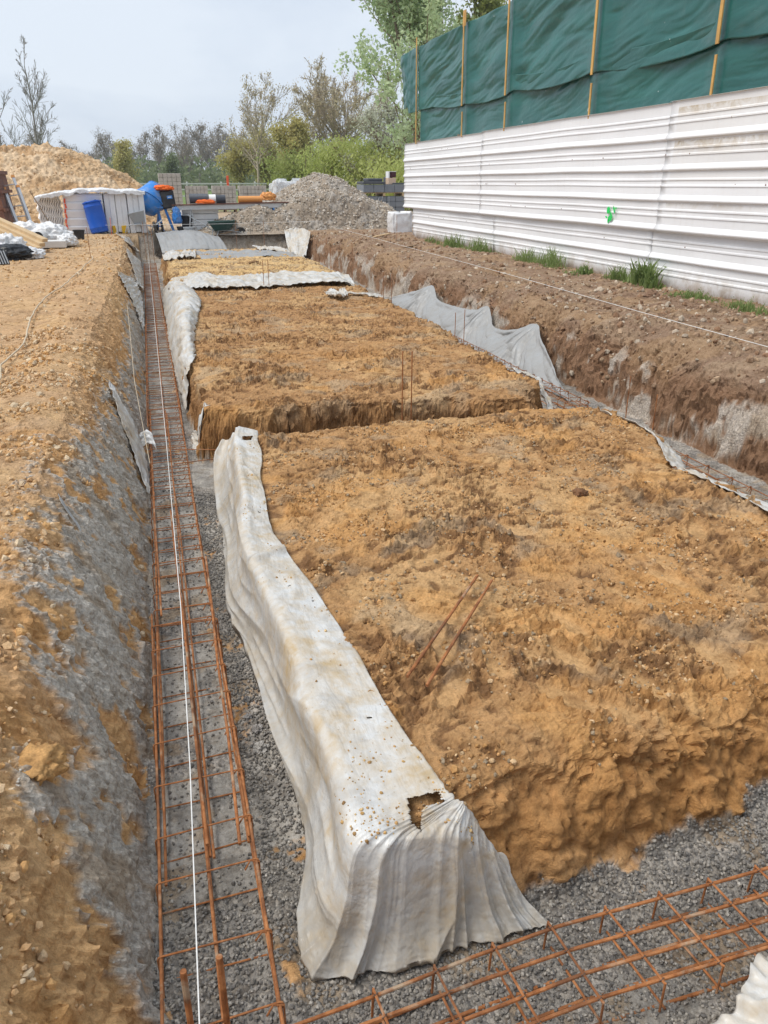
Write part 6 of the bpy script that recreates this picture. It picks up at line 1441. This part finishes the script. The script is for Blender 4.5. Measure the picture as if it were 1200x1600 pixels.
for p0, p1 in ((A0, A1), (B0, B1)):
    MB().beam(p0, p1, .075, .03, bev=.004).build('stile', M['alu'], ld)
    off = Vector((.05, -.08, -.02)); q1 = p0 + (p1 - p0) * .86
    MB().beam(p0 + off, q1 + off, .075, .03, bev=.004).build('stile', M['alu'], ld)
    for e in (p1, q1 + off): MB().beam(e, e + (p1 - p0).normalized() * .07, .09, .045, bev=.006).build('end_cap', M['orange_pipe'], ld)
for k in range(6):
    t = .08 + .165 * k; MB().tube([A0 + (A1 - A0) * t, B0 + (B1 - B0) * t], .016, 8).build('rung', M['alu'], ld, True)
tag(MB().tube([(-2.98, 24.6, gl(-3, 24.6) + 1.3), (-2.36, 24.2, gl(-2.4, 24.2) + .03)], .014, 8).build('wooden_pole', M['old_wood'], None, True), 'thin wooden pole leaning right of the ladder', 'pole')
for i, (dx, dz, w, lb) in enumerate([(0, 0, .10, 'front one of three pale squared timbers slanting down at the left edge'), (.03, .085, .10, 'middle one of three pale squared timbers slanting down at the left edge'), (.06, .175, .09, 'top one of three pale squared timbers slanting down at the left edge')]):
    tag(MB().beam((-3.75 + dx, 21.3 + .1 * i, gl(-3.7, 21.3) + .66 + dz), (-2.42 + dx * 2, 20.0 + .12 * i, gl(-2.5, 20.3) + .09 + dz), .16, w - .015, bev=.006).build('timber', M['plank']), lb, 'timber', 'pale timbers at the left edge')
crumple('wrapped_bundle', 'crumpled white plastic bundle behind the slanting timbers, left one', 'bundle', (-2.95, 22.6, gl(-3, 22.6) + .24), (.40, .35, .30), 'wrap', 11, .22)
crumple('wrapped_bundle', 'larger crumpled white plastic bundle right of the slanting timbers', 'bundle', (-2.42, 22.5, gl(-2.4, 22.5) + .22), (.46, .4, .28), 'wrap', 12, .22)
crumple('wrapped_bundle', 'white plastic folds over the right end of the grey board', 'bundle', (-1.98, 22.0, gl(-2, 22) + .12), (.22, .3, .16), 'wrap', 13, .25)
tag(MB().box((-2.34, 21.55, gl(-2.3, 21.5) + .11), (.74, .5, .16), .04, bev=.01).build('insulation_board', M['insul']), 'grey insulation board lying before the white plastic bundle', 'board')
rl = MB().lathe([(.06, 0), (.06, .45), (.125, .45), (.135, .43), (.135, .02), (.125, 0)], (-2.62, 21.75, gl(-2.6, 21.7) + .26), 24, Matrix.Rotation(rad(-90), 3, 'X') @ Matrix.Rotation(rad(8), 3, 'Y'), False, False)
rl.add(*(lambda V, F: (V, F))([(-2.62 + .06 * math.cos(a), 21.75, gl(-2.6, 21.7) + .26 + .06 * math.sin(a)) for a in np.linspace(0, 6.283, 13)[:-1]], [tuple(range(12))]))
tag(rl.build('membrane_roll', M['insul'], None, True), 'pale roll with hollow core lying among the white plastic bundles', 'roll')
crumple('black_sack', 'black sack lying below the slanting timbers', 'sack', (-2.85, 18.6, gl(-2.85, 18.6) + .10), (.42, .4, .18), 'black_bag', 14, .22)
crumple('white_liner', 'white plastic liner crumpled beside the black sack', 'liner', (-2.52, 18.9, gl(-2.5, 18.9) + .07), (.28, .42, .13), 'wrap', 15, .3)
crumple('white_liner', 'white plastic liner behind the black sack at the left picture edge', 'liner', (-3.05, 19.4, gl(-3, 19.4) + .18), (.34, .3, .24), 'wrap', 16, .3)
gr_ = empty('metal_grate', (-2.86, 17.0, gl(-2.86, 17) + .0), .5, 'grey slatted metal grate propped at the left picture edge', 'grate')
MB().box((0, 0, .16), (.42, .03, .30), R=Matrix.Rotation(rad(-35), 3, 'X'), bev=.01).build('plate', M['dark_plastic'], gr_)
for k in range(8): MB().box((-.18 + .05 * k, -.03, .17), (.016, .02, .28), R=Matrix.Rotation(rad(-35), 3, 'X')).build('slat', M['galv'], gr_)
crumple('soil_block', 'brown earth lump under the slanting timbers', 'clod', (-2.85, 20.7, gl(-2.85, 20.7) + .13), (.20, .2, .20), 'old_wood', 17, .25)

# ------------------------------------------------------------------ air
hz = MB().box((0, 95, 12), (420, 250, 32)).build('haze', None)
hm = bpy.data.materials.new('haze'); hm.use_nodes = True; hm.node_tree.nodes.clear()
ho = N(hm.node_tree, 'ShaderNodeOutputMaterial'); hv = N(hm.node_tree, 'ShaderNodeVolumePrincipled')
hv.inputs['Color'].default_value = (.86, .91, 1, 1); hv.inputs['Density'].default_value = .0005; hv.inputs['Anisotropy'].default_value = .2
hm.node_tree.links.new(hv.outputs[0], ho.inputs['Volume']); hz.data.materials.append(hm); hz['kind'] = 'stuff'
